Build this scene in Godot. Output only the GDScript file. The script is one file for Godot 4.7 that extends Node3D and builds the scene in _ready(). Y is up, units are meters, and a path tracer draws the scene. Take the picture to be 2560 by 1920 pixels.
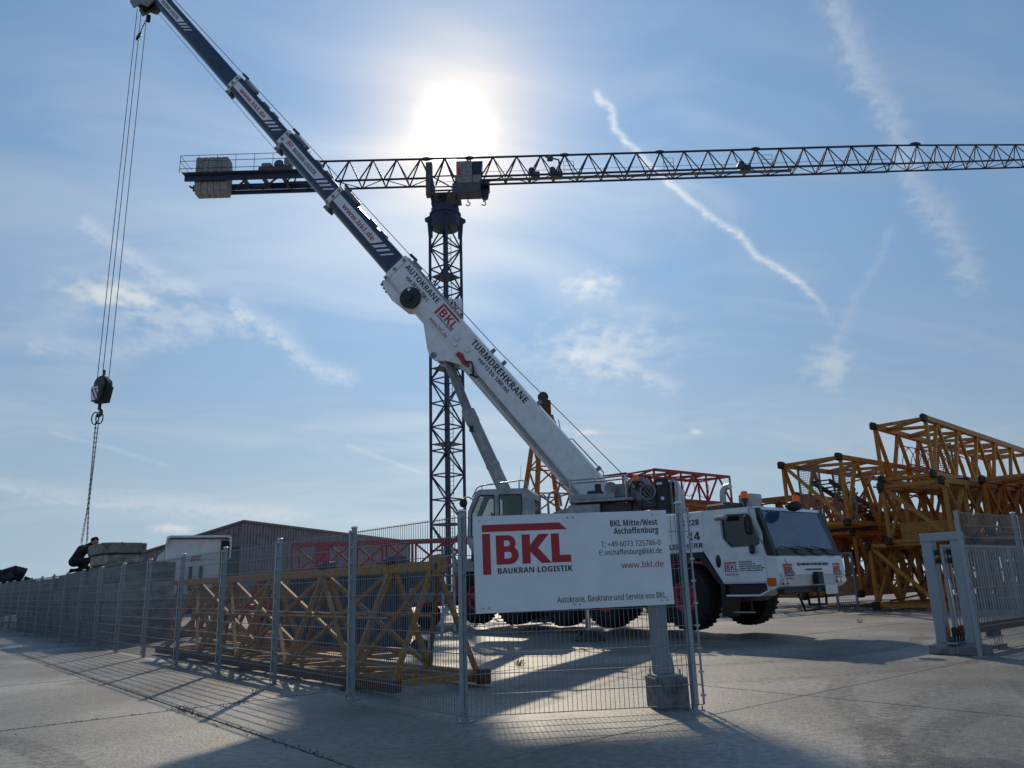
extends Node3D
# A crane yard seen against the sun: a mobile crane and a tower crane behind a wire fence.
# Photo pixels (2560 x 1920) were turned into positions with this lens: 1924 px, pitch 14.5, roll -1.8, eye 1.36 m.

const LENS := 1924.0
const EYE := 1.36
const YARD := -50.8                       # fence, slabs and crane carrier share this direction
var U := Vector3(sin(deg_to_rad(39.2)), 0, cos(deg_to_rad(39.2)))    # along the fence, towards the camera
var V := Vector3(cos(deg_to_rad(39.2)), 0, -sin(deg_to_rad(39.2)))   # across the yard, away
var M := {}
var taken := {}
var UB := BoxMesh.new()
var UC := CylinderMesh.new()
var UC16 := CylinderMesh.new()
var eye_basis: Basis
var sun_dir: Vector3
var bold := SystemFont.new()
var plain := SystemFont.new()
var rng := RandomNumberGenerator.new()

func _ready() -> void:
	rng.seed = 7
	eye_basis = Basis(Vector3.RIGHT, deg_to_rad(14.5)) * Basis(Vector3.BACK, deg_to_rad(-1.8))
	var cam := Camera3D.new()
	cam.name = "camera"
	cam.transform = Transform3D(eye_basis, Vector3(0, EYE, 0))
	cam.fov = rad_to_deg(2.0 * atan(960.0 / LENS))
	cam.near = 0.1
	cam.far = 2000.0
	add_child(cam)
	cam.current = true
	sun_dir = pixel_ray(1136, 326)
	var sun := DirectionalLight3D.new()
	sun.name = "sun"
	sun.light_energy = 0.8
	sun.light_color = Color(1.0, 0.93, 0.82)
	sun.light_angular_distance = 0.55
	sun.shadow_enabled = true
	add_child(sun)
	sun.look_at_from_position(Vector3.ZERO, -sun_dir)
	var env := Environment.new()
	env.background_mode = Environment.BG_SKY
	env.tonemap_mode = Environment.TONE_MAPPER_LINEAR
	env.tonemap_exposure = 1.0
	env.sdfgi_enabled = true
	env.ssao_enabled = true
	env.ssil_enabled = true
	env.sky = Sky.new()
	var sm := PanoramaSkyMaterial.new()
	sm.panorama = make_sky()
	env.sky.sky_material = sm
	var we := WorldEnvironment.new()
	we.name = "air"
	we.environment = env
	add_child(we)
	print("sky done")
	make_tools()
	make_ground()
	make_far_hall()
	make_tower_crane()
	make_mobile_crane()
	print("cranes done")
	make_fences()
	make_sign()
	make_gate()
	print("fences done")
	make_fence_jibs()
	make_blocks()
	make_yellow_pile()
	make_back_stacks()
	make_truck()
	make_worker()
	make_small()

# ------------------------------------------------------------------ pixels, names, tags
func pixel_ray(x: float, y: float) -> Vector3:
	return (eye_basis * Vector3((x - 1280.0) / LENS, -(y - 960.0) / LENS, -1.0)).normalized()

func yd(u: float, y: float, v: float) -> Vector3:
	return U * u + V * v + Vector3(0, y, 0)

func numbered(called: String) -> String:
	var n: int = taken.get(called, 0)
	taken[called] = n + 1
	return called if n == 0 else "%s_%03d" % [called, n]

func tag(o: Node, label: String, category: String, group := "", kind := "") -> Node:
	if label != "": o.set_meta("label", label)
	if category != "": o.set_meta("category", category)
	if group != "": o.set_meta("group", group)
	if kind != "": o.set_meta("kind", kind)
	return o

func thing(called: String, label: String, category: String, at: Vector3, turn_deg := 0.0, group := "") -> Node3D:
	var o := Node3D.new()
	o.name = numbered(called)
	o.position = at
	o.rotation.y = deg_to_rad(turn_deg)
	add_child(o)
	tag(o, label, category, group)
	return o

func yard_thing(called: String, label: String, category: String, u: float, v: float, group := "") -> Node3D:
	return thing(called, label, category, yd(u, 0, v), YARD, group)   # local x = U, y up, z = -V (towards the camera)

func sub(p: Node3D, called: String, xf := Transform3D()) -> Node3D:
	var o := Node3D.new()
	o.name = called
	o.transform = xf
	p.add_child(o, true)
	return o

# ------------------------------------------------------------------ shapes
func put(p: Node3D, called: String, mesh: Mesh, m: Material, xf := Transform3D()) -> MeshInstance3D:
	var o := MeshInstance3D.new()
	o.mesh = mesh
	o.material_override = m
	o.transform = xf
	o.name = called
	p.add_child(o, true)
	return o

func bar_xf(a: Vector3, b: Vector3, w: float, h: float, up := Vector3.UP) -> Transform3D:
	var x := b - a
	var l := x.length()
	x /= l
	if absf(x.dot(up)) > 0.985:
		up = Vector3.RIGHT if absf(x.x) < 0.9 else Vector3.BACK
	var z := x.cross(up).normalized()
	return Transform3D(Basis(x * l, z.cross(x) * h, z * w), (a + b) * 0.5)

func bar(p: Node3D, called: String, a: Vector3, b: Vector3, w: float, h: float, m: Material, up := Vector3.UP) -> MeshInstance3D:
	return put(p, called, UB, m, bar_xf(a, b, w, h, up))

func rod_xf(a: Vector3, b: Vector3, r: float) -> Transform3D:
	var y := b - a
	var l := y.length()
	y /= l
	var up := Vector3.UP if absf(y.y) < 0.95 else Vector3.RIGHT
	var x := y.cross(up).normalized()
	return Transform3D(Basis(x * 2.0 * r, y * l, x.cross(y) * 2.0 * r), (a + b) * 0.5)

func rod(p: Node3D, called: String, a: Vector3, b: Vector3, r: float, m: Material, fine := false) -> MeshInstance3D:
	return put(p, called, UC16 if fine else UC, m, rod_xf(a, b, r))

func box(p: Node3D, called: String, c: Vector3, s: Vector3, m: Material, turn := 0.0) -> MeshInstance3D:
	return put(p, called, UB, m, Transform3D(Basis(Vector3.UP, turn) * Basis.from_scale(s), c))

func start() -> SurfaceTool:
	var st := SurfaceTool.new()
	st.begin(Mesh.PRIMITIVE_TRIANGLES)
	st.set_smooth_group(-1)
	return st

func finish(st: SurfaceTool) -> ArrayMesh:
	st.generate_normals()
	return st.commit()

func quad(st: SurfaceTool, a: Vector3, b: Vector3, c: Vector3, d: Vector3) -> void:
	for q in [a, b, c, a, c, d]:
		st.add_vertex(q)

func sbar(st: SurfaceTool, a: Vector3, b: Vector3, w: float, h: float, up := Vector3.UP, caps := true) -> void:
	var t := bar_xf(a, b, w, h, up)
	var k: Array[Vector3] = []
	for i in 8:
		k.append(t * Vector3(0.5 if i & 1 else -0.5, 0.5 if i & 2 else -0.5, 0.5 if i & 4 else -0.5))
	quad(st, k[0], k[1], k[3], k[2])
	quad(st, k[5], k[4], k[6], k[7])
	quad(st, k[4], k[5], k[1], k[0])
	quad(st, k[2], k[3], k[7], k[6])
	if caps:
		quad(st, k[4], k[0], k[2], k[6])
		quad(st, k[1], k[5], k[7], k[3])

func stube(st: SurfaceTool, pts: Array, r: float, seg := 8) -> void:
	var rings := []
	var side := Vector3.ZERO
	for i in pts.size():
		var d: Vector3 = (pts[mini(i + 1, pts.size() - 1)] - pts[maxi(i - 1, 0)]).normalized()
		if i == 0:
			side = d.cross(Vector3.UP if absf(d.y) < 0.9 else Vector3.RIGHT).normalized()
		else:
			side = (side - d * side.dot(d)).normalized()
		var up := side.cross(d)
		var ring := []
		for j in seg:
			var a := TAU * j / seg
			ring.append(pts[i] + (side * cos(a) + up * sin(a)) * r)
		rings.append(ring)
	st.set_smooth_group(0)
	for i in rings.size() - 1:
		for j in seg:
			var k := (j + 1) % seg
			quad(st, rings[i][j], rings[i][k], rings[i + 1][k], rings[i + 1][j])
	st.set_smooth_group(-1)
	for e in [0, rings.size() - 1]:
		for j in range(1, seg - 1):
			for q in ([rings[e][0], rings[e][j + 1], rings[e][j]] if e == 0 else [rings[e][0], rings[e][j], rings[e][j + 1]]):
				st.add_vertex(q)

func tube(p: Node3D, called: String, pts: Array, r: float, m: Material, seg := 8) -> MeshInstance3D:
	var st := start()
	stube(st, pts, r, seg)
	return put(p, called, finish(st), m)

func inset(poly: PackedVector2Array, b: float) -> PackedVector2Array:
	var area := 0.0
	var n := poly.size()
	for i in n:
		area += poly[i].cross(poly[(i + 1) % n])
	var s := signf(area)
	var out := PackedVector2Array()
	for i in n:
		var d0 := (poly[i] - poly[(i + n - 1) % n]).normalized()
		var d1 := (poly[(i + 1) % n] - poly[i]).normalized()
		var n0 := Vector2(-d0.y, d0.x) * s
		var n1 := Vector2(-d1.y, d1.x) * s
		var m := (n0 + n1).normalized()
		out.append(poly[i] + m * b / maxf(0.35, m.dot(n0)))
	return out

func prism(poly: PackedVector2Array, z0: float, z1: float, bevel := 0.0) -> ArrayMesh:
	# a polygon in x and y drawn out from z0 to z1, its rims chamfered
	var st := start()
	var n := poly.size()
	var small := inset(poly, bevel) if bevel > 0.0 else poly
	var rings := []
	for q in ([[small, z0], [poly, z0 + bevel], [poly, z1 - bevel], [small, z1]] if bevel > 0.0 else [[poly, z0], [poly, z1]]):
		var ring := []
		for v in q[0]:
			ring.append(Vector3(v.x, v.y, q[1]))
		rings.append(ring)
	for k in rings.size() - 1:
		for i in n:
			var j := (i + 1) % n
			quad(st, rings[k][i], rings[k][j], rings[k + 1][j], rings[k + 1][i])
	var tri := Geometry2D.triangulate_polygon(small)
	for i in range(0, tri.size(), 3):
		for q in [tri[i], tri[i + 1], tri[i + 2]]:
			st.add_vertex(rings[0][q])
		for q in [tri[i], tri[i + 2], tri[i + 1]]:
			st.add_vertex(rings[rings.size() - 1][q])
	return finish(st)

func cbox(s: Vector3, bevel: float) -> ArrayMesh:
	var key := "%s %s" % [s, bevel]
	if not taken.has(key):
		var h := s * 0.5
		taken[key] = prism(PackedVector2Array([Vector2(-h.x + bevel, -h.y), Vector2(h.x - bevel, -h.y), Vector2(h.x, -h.y + bevel), Vector2(h.x, h.y - bevel), Vector2(h.x - bevel, h.y), Vector2(-h.x + bevel, h.y), Vector2(-h.x, h.y - bevel), Vector2(-h.x, -h.y + bevel)]), -h.z, h.z, bevel)
	return taken[key]

func soft(p: Node3D, called: String, c: Vector3, s: Vector3, bevel: float, m: Material, turn := 0.0) -> MeshInstance3D:
	return put(p, called, cbox(s, bevel), m, Transform3D(Basis(Vector3.UP, turn), c))

func lathe(profile: PackedVector2Array, seg: int, smooth := true) -> ArrayMesh:
	# profile: x radius, y along the axis (the axis is y)
	var st := start()
	if smooth: st.set_smooth_group(0)
	for i in profile.size() - 1:
		for j in seg:
			var a := TAU * j / seg
			var b := TAU * (j + 1) / seg
			var p0 := Vector3(profile[i].x * cos(a), profile[i].y, profile[i].x * sin(a))
			var p1 := Vector3(profile[i].x * cos(b), profile[i].y, profile[i].x * sin(b))
			var p2 := Vector3(profile[i + 1].x * cos(b), profile[i + 1].y, profile[i + 1].x * sin(b))
			var p3 := Vector3(profile[i + 1].x * cos(a), profile[i + 1].y, profile[i + 1].x * sin(a))
			quad(st, p0, p3, p2, p1)
	return finish(st)

func hull_box(corners: Array) -> ArrayMesh:
	# eight corners: bottom ring of four, top ring of four
	var st := start()
	for i in 4:
		var j := (i + 1) % 4
		quad(st, corners[i], corners[j], corners[j + 4], corners[i + 4])
	quad(st, corners[3], corners[2], corners[1], corners[0])
	quad(st, corners[4], corners[5], corners[6], corners[7])
	return finish(st)

func letters(p: Node3D, txt: String, x0: float, y0: float, x1: float, y1: float, z: float, m: Material, font: Font = null, back := false, called := "lettering") -> MeshInstance3D:
	# glyph box fitted to x0..x1, y0..y1 on the plane z; back: faces -z and reads towards -x
	var t := TextMesh.new()
	t.text = txt
	t.font = font if font else bold
	t.font_size = 48
	t.pixel_size = 0.01
	t.depth = 0.02
	t.curve_step = 2.0
	t.horizontal_alignment = HORIZONTAL_ALIGNMENT_LEFT
	var bb := t.get_aabb()
	var sx := absf(x1 - x0) / bb.size.x
	var sy := absf(y1 - y0) / bb.size.y
	var basis := Basis.from_scale(Vector3(sx, sy, 0.2))
	var c := bb.get_center()
	if back:
		basis = Basis(Vector3.UP, PI) * basis
	return put(p, called, t, m, Transform3D(basis, Vector3((x0 + x1) * 0.5, (y0 + y1) * 0.5, z) - basis * c))

func poly_sheet(p: Node3D, called: String, poly: PackedVector2Array, z: float, thick: float, m: Material) -> MeshInstance3D:
	return put(p, called, prism(poly, z, z + thick), m)

func rect(x0: float, y0: float, x1: float, y1: float) -> PackedVector2Array:
	return PackedVector2Array([Vector2(x0, y0), Vector2(x1, y0), Vector2(x1, y1), Vector2(x0, y1)])

func logo(p: Node3D, x0: float, y0: float, w: float, h: float, z: float, back := false, sub_line := true) -> void:
	# red lettering under a hooked red bar; x0, y0 is the top corner where reading starts
	var s := -1.0 if back else 1.0
	var t := 0.004
	var zz := z - t if back else z
	poly_sheet(p, "logo_bar", PackedVector2Array([Vector2(x0, y0), Vector2(x0 + s * w * 0.885, y0), Vector2(x0 + s * w, y0 - h * 0.15), Vector2(x0, y0 - h * 0.15)]), zz, t, M.red_print)
	poly_sheet(p, "logo_bar", rect(x0, y0 - h, x0 + s * w * 0.09, y0 - h * 0.19), zz, t, M.red_print)
	letters(p, "BKL", x0 + s * w * 0.155, y0 - h * 0.83, x0 + s * w, y0 - h * 0.23, z, M.red_print, bold, back)
	if sub_line:
		letters(p, "BAUKRAN LOGISTIK", x0 + s * w * 0.165, y0 - h * 1.0, x0 + s * w, y0 - h * 0.89, z, M.black_print, bold, back)

# ------------------------------------------------------------------ materials
func lin(r: float, g: float, b: float, a := 1.0) -> Color:
	var c := Color(r, g, b).linear_to_srgb()
	c.a = a
	return c

func make(called: String, c: Color, rough := 0.6, metal := 0.0) -> StandardMaterial3D:
	var m := StandardMaterial3D.new()
	m.resource_name = called
	m.albedo_color = c
	m.roughness = rough
	m.metallic = metal
	M[called] = m
	return m

func noise_tex(seed_: int, freq: float, lo: Color, hi: Color, oct := 5, type := FastNoiseLite.TYPE_SIMPLEX_SMOOTH, size := 512, mid := 0.5) -> NoiseTexture2D:
	var n := FastNoiseLite.new()
	n.seed = seed_
	n.noise_type = type
	n.frequency = freq
	n.fractal_octaves = oct
	var t := NoiseTexture2D.new()
	t.width = size
	t.height = size
	t.seamless = true
	t.noise = n
	var g := Gradient.new()
	g.set_color(0, lo)
	g.set_color(1, hi)
	g.add_point(mid, lo.lerp(hi, 0.55))
	t.color_ramp = g
	return t

func over(m: StandardMaterial3D, t: Texture2D, size: float) -> StandardMaterial3D:
	m.albedo_texture = t
	m.uv1_triplanar = true
	m.uv1_world_triplanar = true
	m.uv1_scale = Vector3.ONE / size
	return m

func grey(v: float) -> Color:
	return Color(v, v, v)

func glass(called: String, c: Color, a: float) -> void:
	var m := make(called, c, 0.03)
	m.transparency = BaseMaterial3D.TRANSPARENCY_ALPHA
	m.albedo_color.a = a

func make_tools() -> void:
	UC.top_radius = 0.5
	UC.bottom_radius = 0.5
	UC.height = 1.0
	UC.radial_segments = 8
	UC.rings = 0
	UC16.top_radius = 0.5
	UC16.bottom_radius = 0.5
	UC16.height = 1.0
	UC16.radial_segments = 20
	UC16.rings = 0
	bold.font_names = PackedStringArray(["Droid Sans"])
	bold.font_weight = 700
	plain.font_names = PackedStringArray(["Droid Sans"])
	var dirt := noise_tex(3, 0.012, grey(0.62), grey(1.0), 6)
	var wear := noise_tex(5, 0.02, Color(0.45, 0.38, 0.33), Color(1, 1, 1), 6, FastNoiseLite.TYPE_SIMPLEX_SMOOTH, 512, 0.32)
	var spangle := noise_tex(9, 0.05, grey(0.84), grey(1.0), 3, FastNoiseLite.TYPE_CELLULAR)
	over(make("galvanised", lin(0.36, 0.40, 0.44), 0.42, 0.4), spangle, 0.5)
	over(make("wire", lin(0.23, 0.255, 0.28), 0.45, 0.3), spangle, 0.5)
	over(make("white_paint", lin(0.80, 0.80, 0.80), 0.3), noise_tex(11, 0.016, Color(0.88, 0.87, 0.85), grey(1.0), 6, FastNoiseLite.TYPE_SIMPLEX_SMOOTH, 512, 0.36), 3.4)
	make("white_board", lin(0.82, 0.82, 0.83), 0.3)
	over(M.white_board, noise_tex(12, 0.01, grey(0.95), grey(1.0), 5), 2.0)
	over(make("grey_paint", lin(0.30, 0.31, 0.32), 0.4), dirt, 2.0)
	over(make("pale_grey_paint", lin(0.46, 0.47, 0.48), 0.4), dirt, 2.5)
	over(make("boom_blue", lin(0.026, 0.052, 0.112), 0.28), dirt, 3.0)
	over(make("chassis_dark", lin(0.012, 0.015, 0.022), 0.5), dirt, 2.0)
	make("black", lin(0.012, 0.012, 0.014), 0.5)
	over(make("rubber", lin(0.016, 0.016, 0.017), 0.85), dirt, 1.0)
	make("wheel_red", lin(0.34, 0.02, 0.025), 0.45)
	make("red_print", lin(0.42, 0.012, 0.025), 0.4)
	make("black_print", lin(0.012, 0.012, 0.016), 0.4)
	make("white_print", lin(0.72, 0.72, 0.74), 0.4)
	make("chrome", lin(0.72, 0.73, 0.75), 0.12, 1.0)
	make("lens_clear", lin(0.7, 0.72, 0.75), 0.08, 0.6)
	make("amber", lin(0.85, 0.20, 0.01), 0.2)
	M.amber.backlight_enabled = true
	M.amber.backlight = lin(0.9, 0.25, 0.02)
	over(make("tower_blue", lin(0.020, 0.032, 0.085), 0.45), dirt, 2.0)
	over(make("tower_grey", lin(0.09, 0.095, 0.11), 0.5), dirt, 2.0)
	over(make("yellow", lin(0.64, 0.265, 0.012), 0.5), wear, 1.6)
	over(make("yellow_worn", lin(0.54, 0.25, 0.04), 0.6), wear, 0.9)
	over(make("orange", lin(0.58, 0.19, 0.015), 0.5), wear, 1.6)
	over(make("red_steel", lin(0.58, 0.035, 0.04), 0.5), wear, 2.0)
	over(make("rust", lin(0.16, 0.06, 0.028), 0.8), wear, 0.8)
	over(make("dark_steel", lin(0.05, 0.05, 0.052), 0.5), dirt, 1.0)
	over(make("joint_brown", lin(0.045, 0.027, 0.016), 0.7), wear, 0.6)
	over(make("block_concrete", lin(0.26, 0.245, 0.215), 0.9), noise_tex(21, 0.014, Color(0.5, 0.48, 0.44), Color(1, 1, 1), 6), 2.2)
	over(make("footing_concrete", lin(0.30, 0.29, 0.28), 0.9), noise_tex(22, 0.014, grey(0.55), grey(1), 6), 1.2)
	over(make("pale_concrete", lin(0.42, 0.40, 0.37), 0.9), dirt, 2.0)
	over(make("cladding", lin(0.30, 0.235, 0.235), 0.5), dirt, 6.0)
	over(make("trim_brown", lin(0.22, 0.165, 0.16), 0.5), dirt, 6.0)
	over(make("container_blue", lin(0.075, 0.095, 0.125), 0.5), dirt, 1.6)
	over(make("aluminium", lin(0.55, 0.56, 0.57), 0.35, 0.8), dirt, 2.0)
	make("clothes", lin(0.012, 0.012, 0.015), 0.9)
	make("skin", lin(0.35, 0.2, 0.14), 0.6)
	make("mesh_grey", lin(0.16, 0.16, 0.165), 0.5, 0.3)
	make("rope_dark", lin(0.02, 0.02, 0.025), 0.9)
	make("rope_red", lin(0.10, 0.03, 0.035), 0.9)
	make("green_cloth", lin(0.01, 0.075, 0.065), 0.9)
	for q in [["a", 0.29, 0.265, 0.22], ["b", 0.50, 0.47, 0.41], ["c", 0.39, 0.365, 0.32]]:
		over(make("block_" + q[0], lin(q[1], q[2], q[3]), 0.9), M.block_concrete.albedo_texture, 2.2)
	make("plant", lin(0.07, 0.09, 0.035), 0.8)
	glass("cab_glass", lin(0.03, 0.11, 0.24), 0.42)  # windscreen: the blue of reflected sky is put into the glass colour
	glass("cab_side_glass", lin(0.012, 0.02, 0.03), 0.75)
	glass("green_glass", lin(0.02, 0.10, 0.09), 0.30)
	make("dark_glass", lin(0.008, 0.012, 0.018), 0.06)

# ------------------------------------------------------------------ sky
var trails := []
var puffs := []
var cirrus: FastNoiseLite
var warp: FastNoiseLite
var fine_cloud: FastNoiseLite

func angles(d: Vector3) -> Vector2:
	return Vector2(rad_to_deg(atan2(d.x, -d.z)), rad_to_deg(asin(clampf(d.y, -1, 1))))

func near_line(line: Array, p: Vector2) -> Vector2:
	# distance in degrees, and how far along
	var best := Vector2(99, 0)
	for i in line.size() - 1:
		var a: Vector2 = line[i]
		var b: Vector2 = line[i + 1]
		var t := clampf((p - a).dot(b - a) / (b - a).length_squared(), 0, 1)
		var q := (p - a - (b - a) * t) * Vector2(cos(deg_to_rad(p.y)), 1.0)
		if q.length() < best.x:
			best = Vector2(q.length(), (i + t) / (line.size() - 1.0))
	return best

func sky_color(d: Vector3, detailed: bool) -> Vector3:
	var el := rad_to_deg(asin(clampf(d.y, -1, 1)))
	var e := clampf(el, 0.0, 90.0)
	var low := Vector3(0.525, 0.69, 0.785)
	var mid := Vector3(0.33, 0.53, 0.785)
	var top := Vector3(0.13, 0.265, 0.52)
	var c := low.lerp(mid, smoothstep(0.0, 20.0, e)).lerp(top, smoothstep(14.0, 62.0, e))
	var a := rad_to_deg(acos(clampf(d.dot(sun_dir), -1, 1)))
	c *= Vector3(0.57, 0.61, 0.66) + Vector3(0.50, 0.46, 0.42) * exp(-pow(a / 25.0, 2.0))          # the air is brighter towards the sun
	# thin high cloud, drawn out along one direction of the sky
	var h := Vector2(d.x, -d.z) / (maxf(d.y, 0.0) + 0.16)
	var w := Vector2(warp.get_noise_2d(h.x * 40.0, h.y * 40.0), warp.get_noise_2d(h.x * 40.0 + 500.0, h.y * 40.0))
	var q := Vector2(h.x * 0.9 + h.y * 0.25, h.y * 2.1 - h.x * 0.5) + w * 0.5
	var n := cirrus.get_noise_2d(q.x * 34.0, q.y * 34.0) * 0.5 + 0.5
	var f := fine_cloud.get_noise_2d(q.x * 100.0, q.y * 170.0) * 0.5 + 0.5
	var g := fine_cloud.get_noise_2d(q.x * 300.0 + 40.0, q.y * 460.0) * 0.5 + 0.5
	var veil := smoothstep(0.40, 0.80, n * 0.62 + f * 0.26 + g * 0.12)
	veil *= smoothstep(0.0, 5.0, e) * (0.40 + 0.16 * exp(-a / 14.0)) * (1.0 - 0.75 * smoothstep(24.0, 48.0, e))
	var lit := 0.62 + 0.40 * exp(-pow(a / 26.0, 2.0))
	c = c.lerp(Vector3(0.80, 0.87, 0.94) * lit, veil)
	if detailed:
		var p := angles(d)
		var k1 := fine_cloud.get_noise_2d(p.x * 48.0 + w.x * 30.0, p.y * 95.0 + w.y * 30.0) * 0.5 + 0.5
		var k2 := 0.5 * (fine_cloud.get_noise_2d(p.x * 170.0 + 70.0, p.y * 230.0) * 0.5 + 0.5) + 0.5 * (fine_cloud.get_noise_2d(p.x * 70.0 - p.y * 40.0, p.y * 330.0 + p.x * 120.0) * 0.5 + 0.5)
		for b in puffs:
			var r: Vector2 = (p - b[0]) / b[1]
			var s := r.length_squared()
			if s < 4.5:
				var mask := exp(-s * 1.1)
				c = c.lerp(Vector3(0.92, 0.96, 0.97) * lit, b[2] * mask * smoothstep(0.50, 0.95, k1 * 0.62 + k2 * 0.20 + mask * 0.42))
		for t in trails:
			if not t[3].has_point(p): continue
			var v := near_line(t[0], p + Vector2(k1 - 0.5, k2 - 0.5) * t[1] * 1.5)
			if v.x < t[1] * 1.6:
				var ends := smoothstep(0.0, 0.05, v.y) * smoothstep(1.0, 0.85, v.y)
				c = c.lerp(Vector3(0.94, 0.97, 1.0) * (lit + 0.06), t[2] * ends * clampf(exp(-pow(v.x / t[1], 2.0) * 2.2) * (0.25 + 1.15 * k2) * (0.5 + k1), 0, 1))
	# light scattered by the thin cloud round the sun, and by the low haze beneath it
	var ray := 0.70 + 0.5 * f + 0.35 * veil
	c = c.lerp(Vector3(0.86, 0.75, 0.64), clampf(0.72 * exp(-pow(a / 6.3, 2.0)) * ray, 0.0, 0.9))
	c += Vector3(1.0, 0.97, 0.92) * 5.0 * exp(-pow(a / 1.4, 2.0))
	c += Vector3(1.0, 0.87, 0.70) * 0.95 * exp(-a / 3.4) * ray
	var below := rad_to_deg(absf(wrapf(atan2(d.x, -d.z) - atan2(sun_dir.x, -sun_dir.z), -PI, PI)))
	c += Vector3(0.17, 0.165, 0.15) * exp(-pow(below / 33.0, 2.0)) * exp(-e / 10.0)
	return c

func make_sky() -> ImageTexture:
	cirrus = FastNoiseLite.new()
	cirrus.seed = 4
	cirrus.frequency = 0.012
	cirrus.fractal_octaves = 4
	warp = FastNoiseLite.new()
	warp.seed = 8
	warp.frequency = 0.02
	warp.fractal_octaves = 3
	fine_cloud = FastNoiseLite.new()
	fine_cloud.seed = 15
	fine_cloud.frequency = 0.011
	fine_cloud.fractal_octaves = 5
	for t in [[[[1482, 215], [1500, 250], [1528, 268], [1536, 320], [1562, 350], [1585, 372], [1640, 430], [1690, 468], [1740, 512], [1800, 560], [1850, 585], [1890, 640], [1945, 668], [2000, 705], [2050, 760], [2105, 845]], 0.34, 0.62],
			[[[2060, -60], [2110, 60], [2160, 190], [2220, 270], [2255, 370], [2290, 470], [2350, 530], [2390, 610], [2430, 690], [2480, 760]], 1.15, 0.25], [[[2230, 560], [2200, 650], [2140, 740], [2110, 830], [2060, 900]], 0.45, 0.11],
			[[[190, 540], [330, 640], [420, 700], [520, 740]], 0.7, 0.30], [[[120, 1080], [280, 1120], [450, 1175]], 0.16, 0.22], [[[560, 745], [700, 835], [790, 920], [910, 955]], 0.9, 0.34],
			[[[-80, 1200], [250, 1250], [500, 1268], [860, 1295]], 0.8, 0.30], [[[860, 1110], [980, 1155], [1075, 1190]], 0.18, 0.25], [[[1420, 880], [1560, 910], [1720, 980]], 0.9, 0.3], [[[60, 860], [300, 870], [520, 840]], 0.8, 0.22]]:
		var line := []
		var lo := Vector2(999, 999)
		var hi := -lo
		for q in t[0]:
			line.append(angles(pixel_ray(q[0], q[1])))
			lo = lo.min(line[-1])
			hi = hi.max(line[-1])
		trails.append([line, t[1], t[2], Rect2(lo, hi - lo).grow(t[1] * 3.0)])
	for q in [[290, 735, 4.5, 1.3, 0.85], [460, 800, 8.0, 1.8, 0.4], [430, 1322, 1.7, 0.5, 0.8], [1480, 712, 2.8, 1.3, 0.8], [1180, 1300, 3.0, 0.5, 0.7], [2075, 915, 2.2, 2.0, 0.5], [1500, 880, 6.5, 3.2, 0.5], [1740, 1078, 0.9, 0.3, 0.8], [1470, 1082, 1.3, 0.35, 0.7]]:
		puffs.append([angles(pixel_ray(q[0], q[1])), Vector2(q[2], q[3]), q[4]])
	var w := 1024
	var h := 512
	var data := PackedFloat32Array()
	data.resize(w * h * 3)
	for y in h:
		var th := PI * (y + 0.5) / h
		var dy := cos(th)
		var s := sin(th)
		for x in w:
			var c := Vector3(0.16, 0.155, 0.15)
			if dy > -0.01:
				var ph := TAU * (x + 0.5) / w
				c = sky_color(Vector3(sin(ph) * s, dy, -cos(ph) * s), false)
			var i := (y * w + x) * 3
			data[i] = c.x
			data[i + 1] = c.y
			data[i + 2] = c.z
	var im := Image.create_from_data(w, h, false, Image.FORMAT_RGBF, data.to_byte_array())
	im.resize(4096, 2048, Image.INTERPOLATE_BILINEAR)
	# the part in view once more, finer: 90 degrees round -z (u = 0), from 50 degrees up to the horizon
	var half := 512
	var top := 455
	var rows := 1028 - top
	for part in 2:
		var det := PackedFloat32Array()
		det.resize(half * rows * 3)
		for y in rows:
			var th := PI * (y + top + 0.5) / 2048.0
			var dy := cos(th)
			var s := sin(th)
			for x in half:
				var ph := TAU * (x + 0.5 - (half if part == 0 else 0)) / 4096.0
				var c := sky_color(Vector3(sin(ph) * s, dy, -cos(ph) * s), true)
				var i := (y * half + x) * 3
				det[i] = c.x
				det[i + 1] = c.y
				det[i + 2] = c.z
		var piece := Image.create_from_data(half, rows, false, Image.FORMAT_RGBF, det.to_byte_array())
		im.blit_rect(piece, Rect2i(0, 0, half, rows), Vector2i(4096 - half if part == 0 else 0, top))
	return ImageTexture.create_from_image(im)

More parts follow.
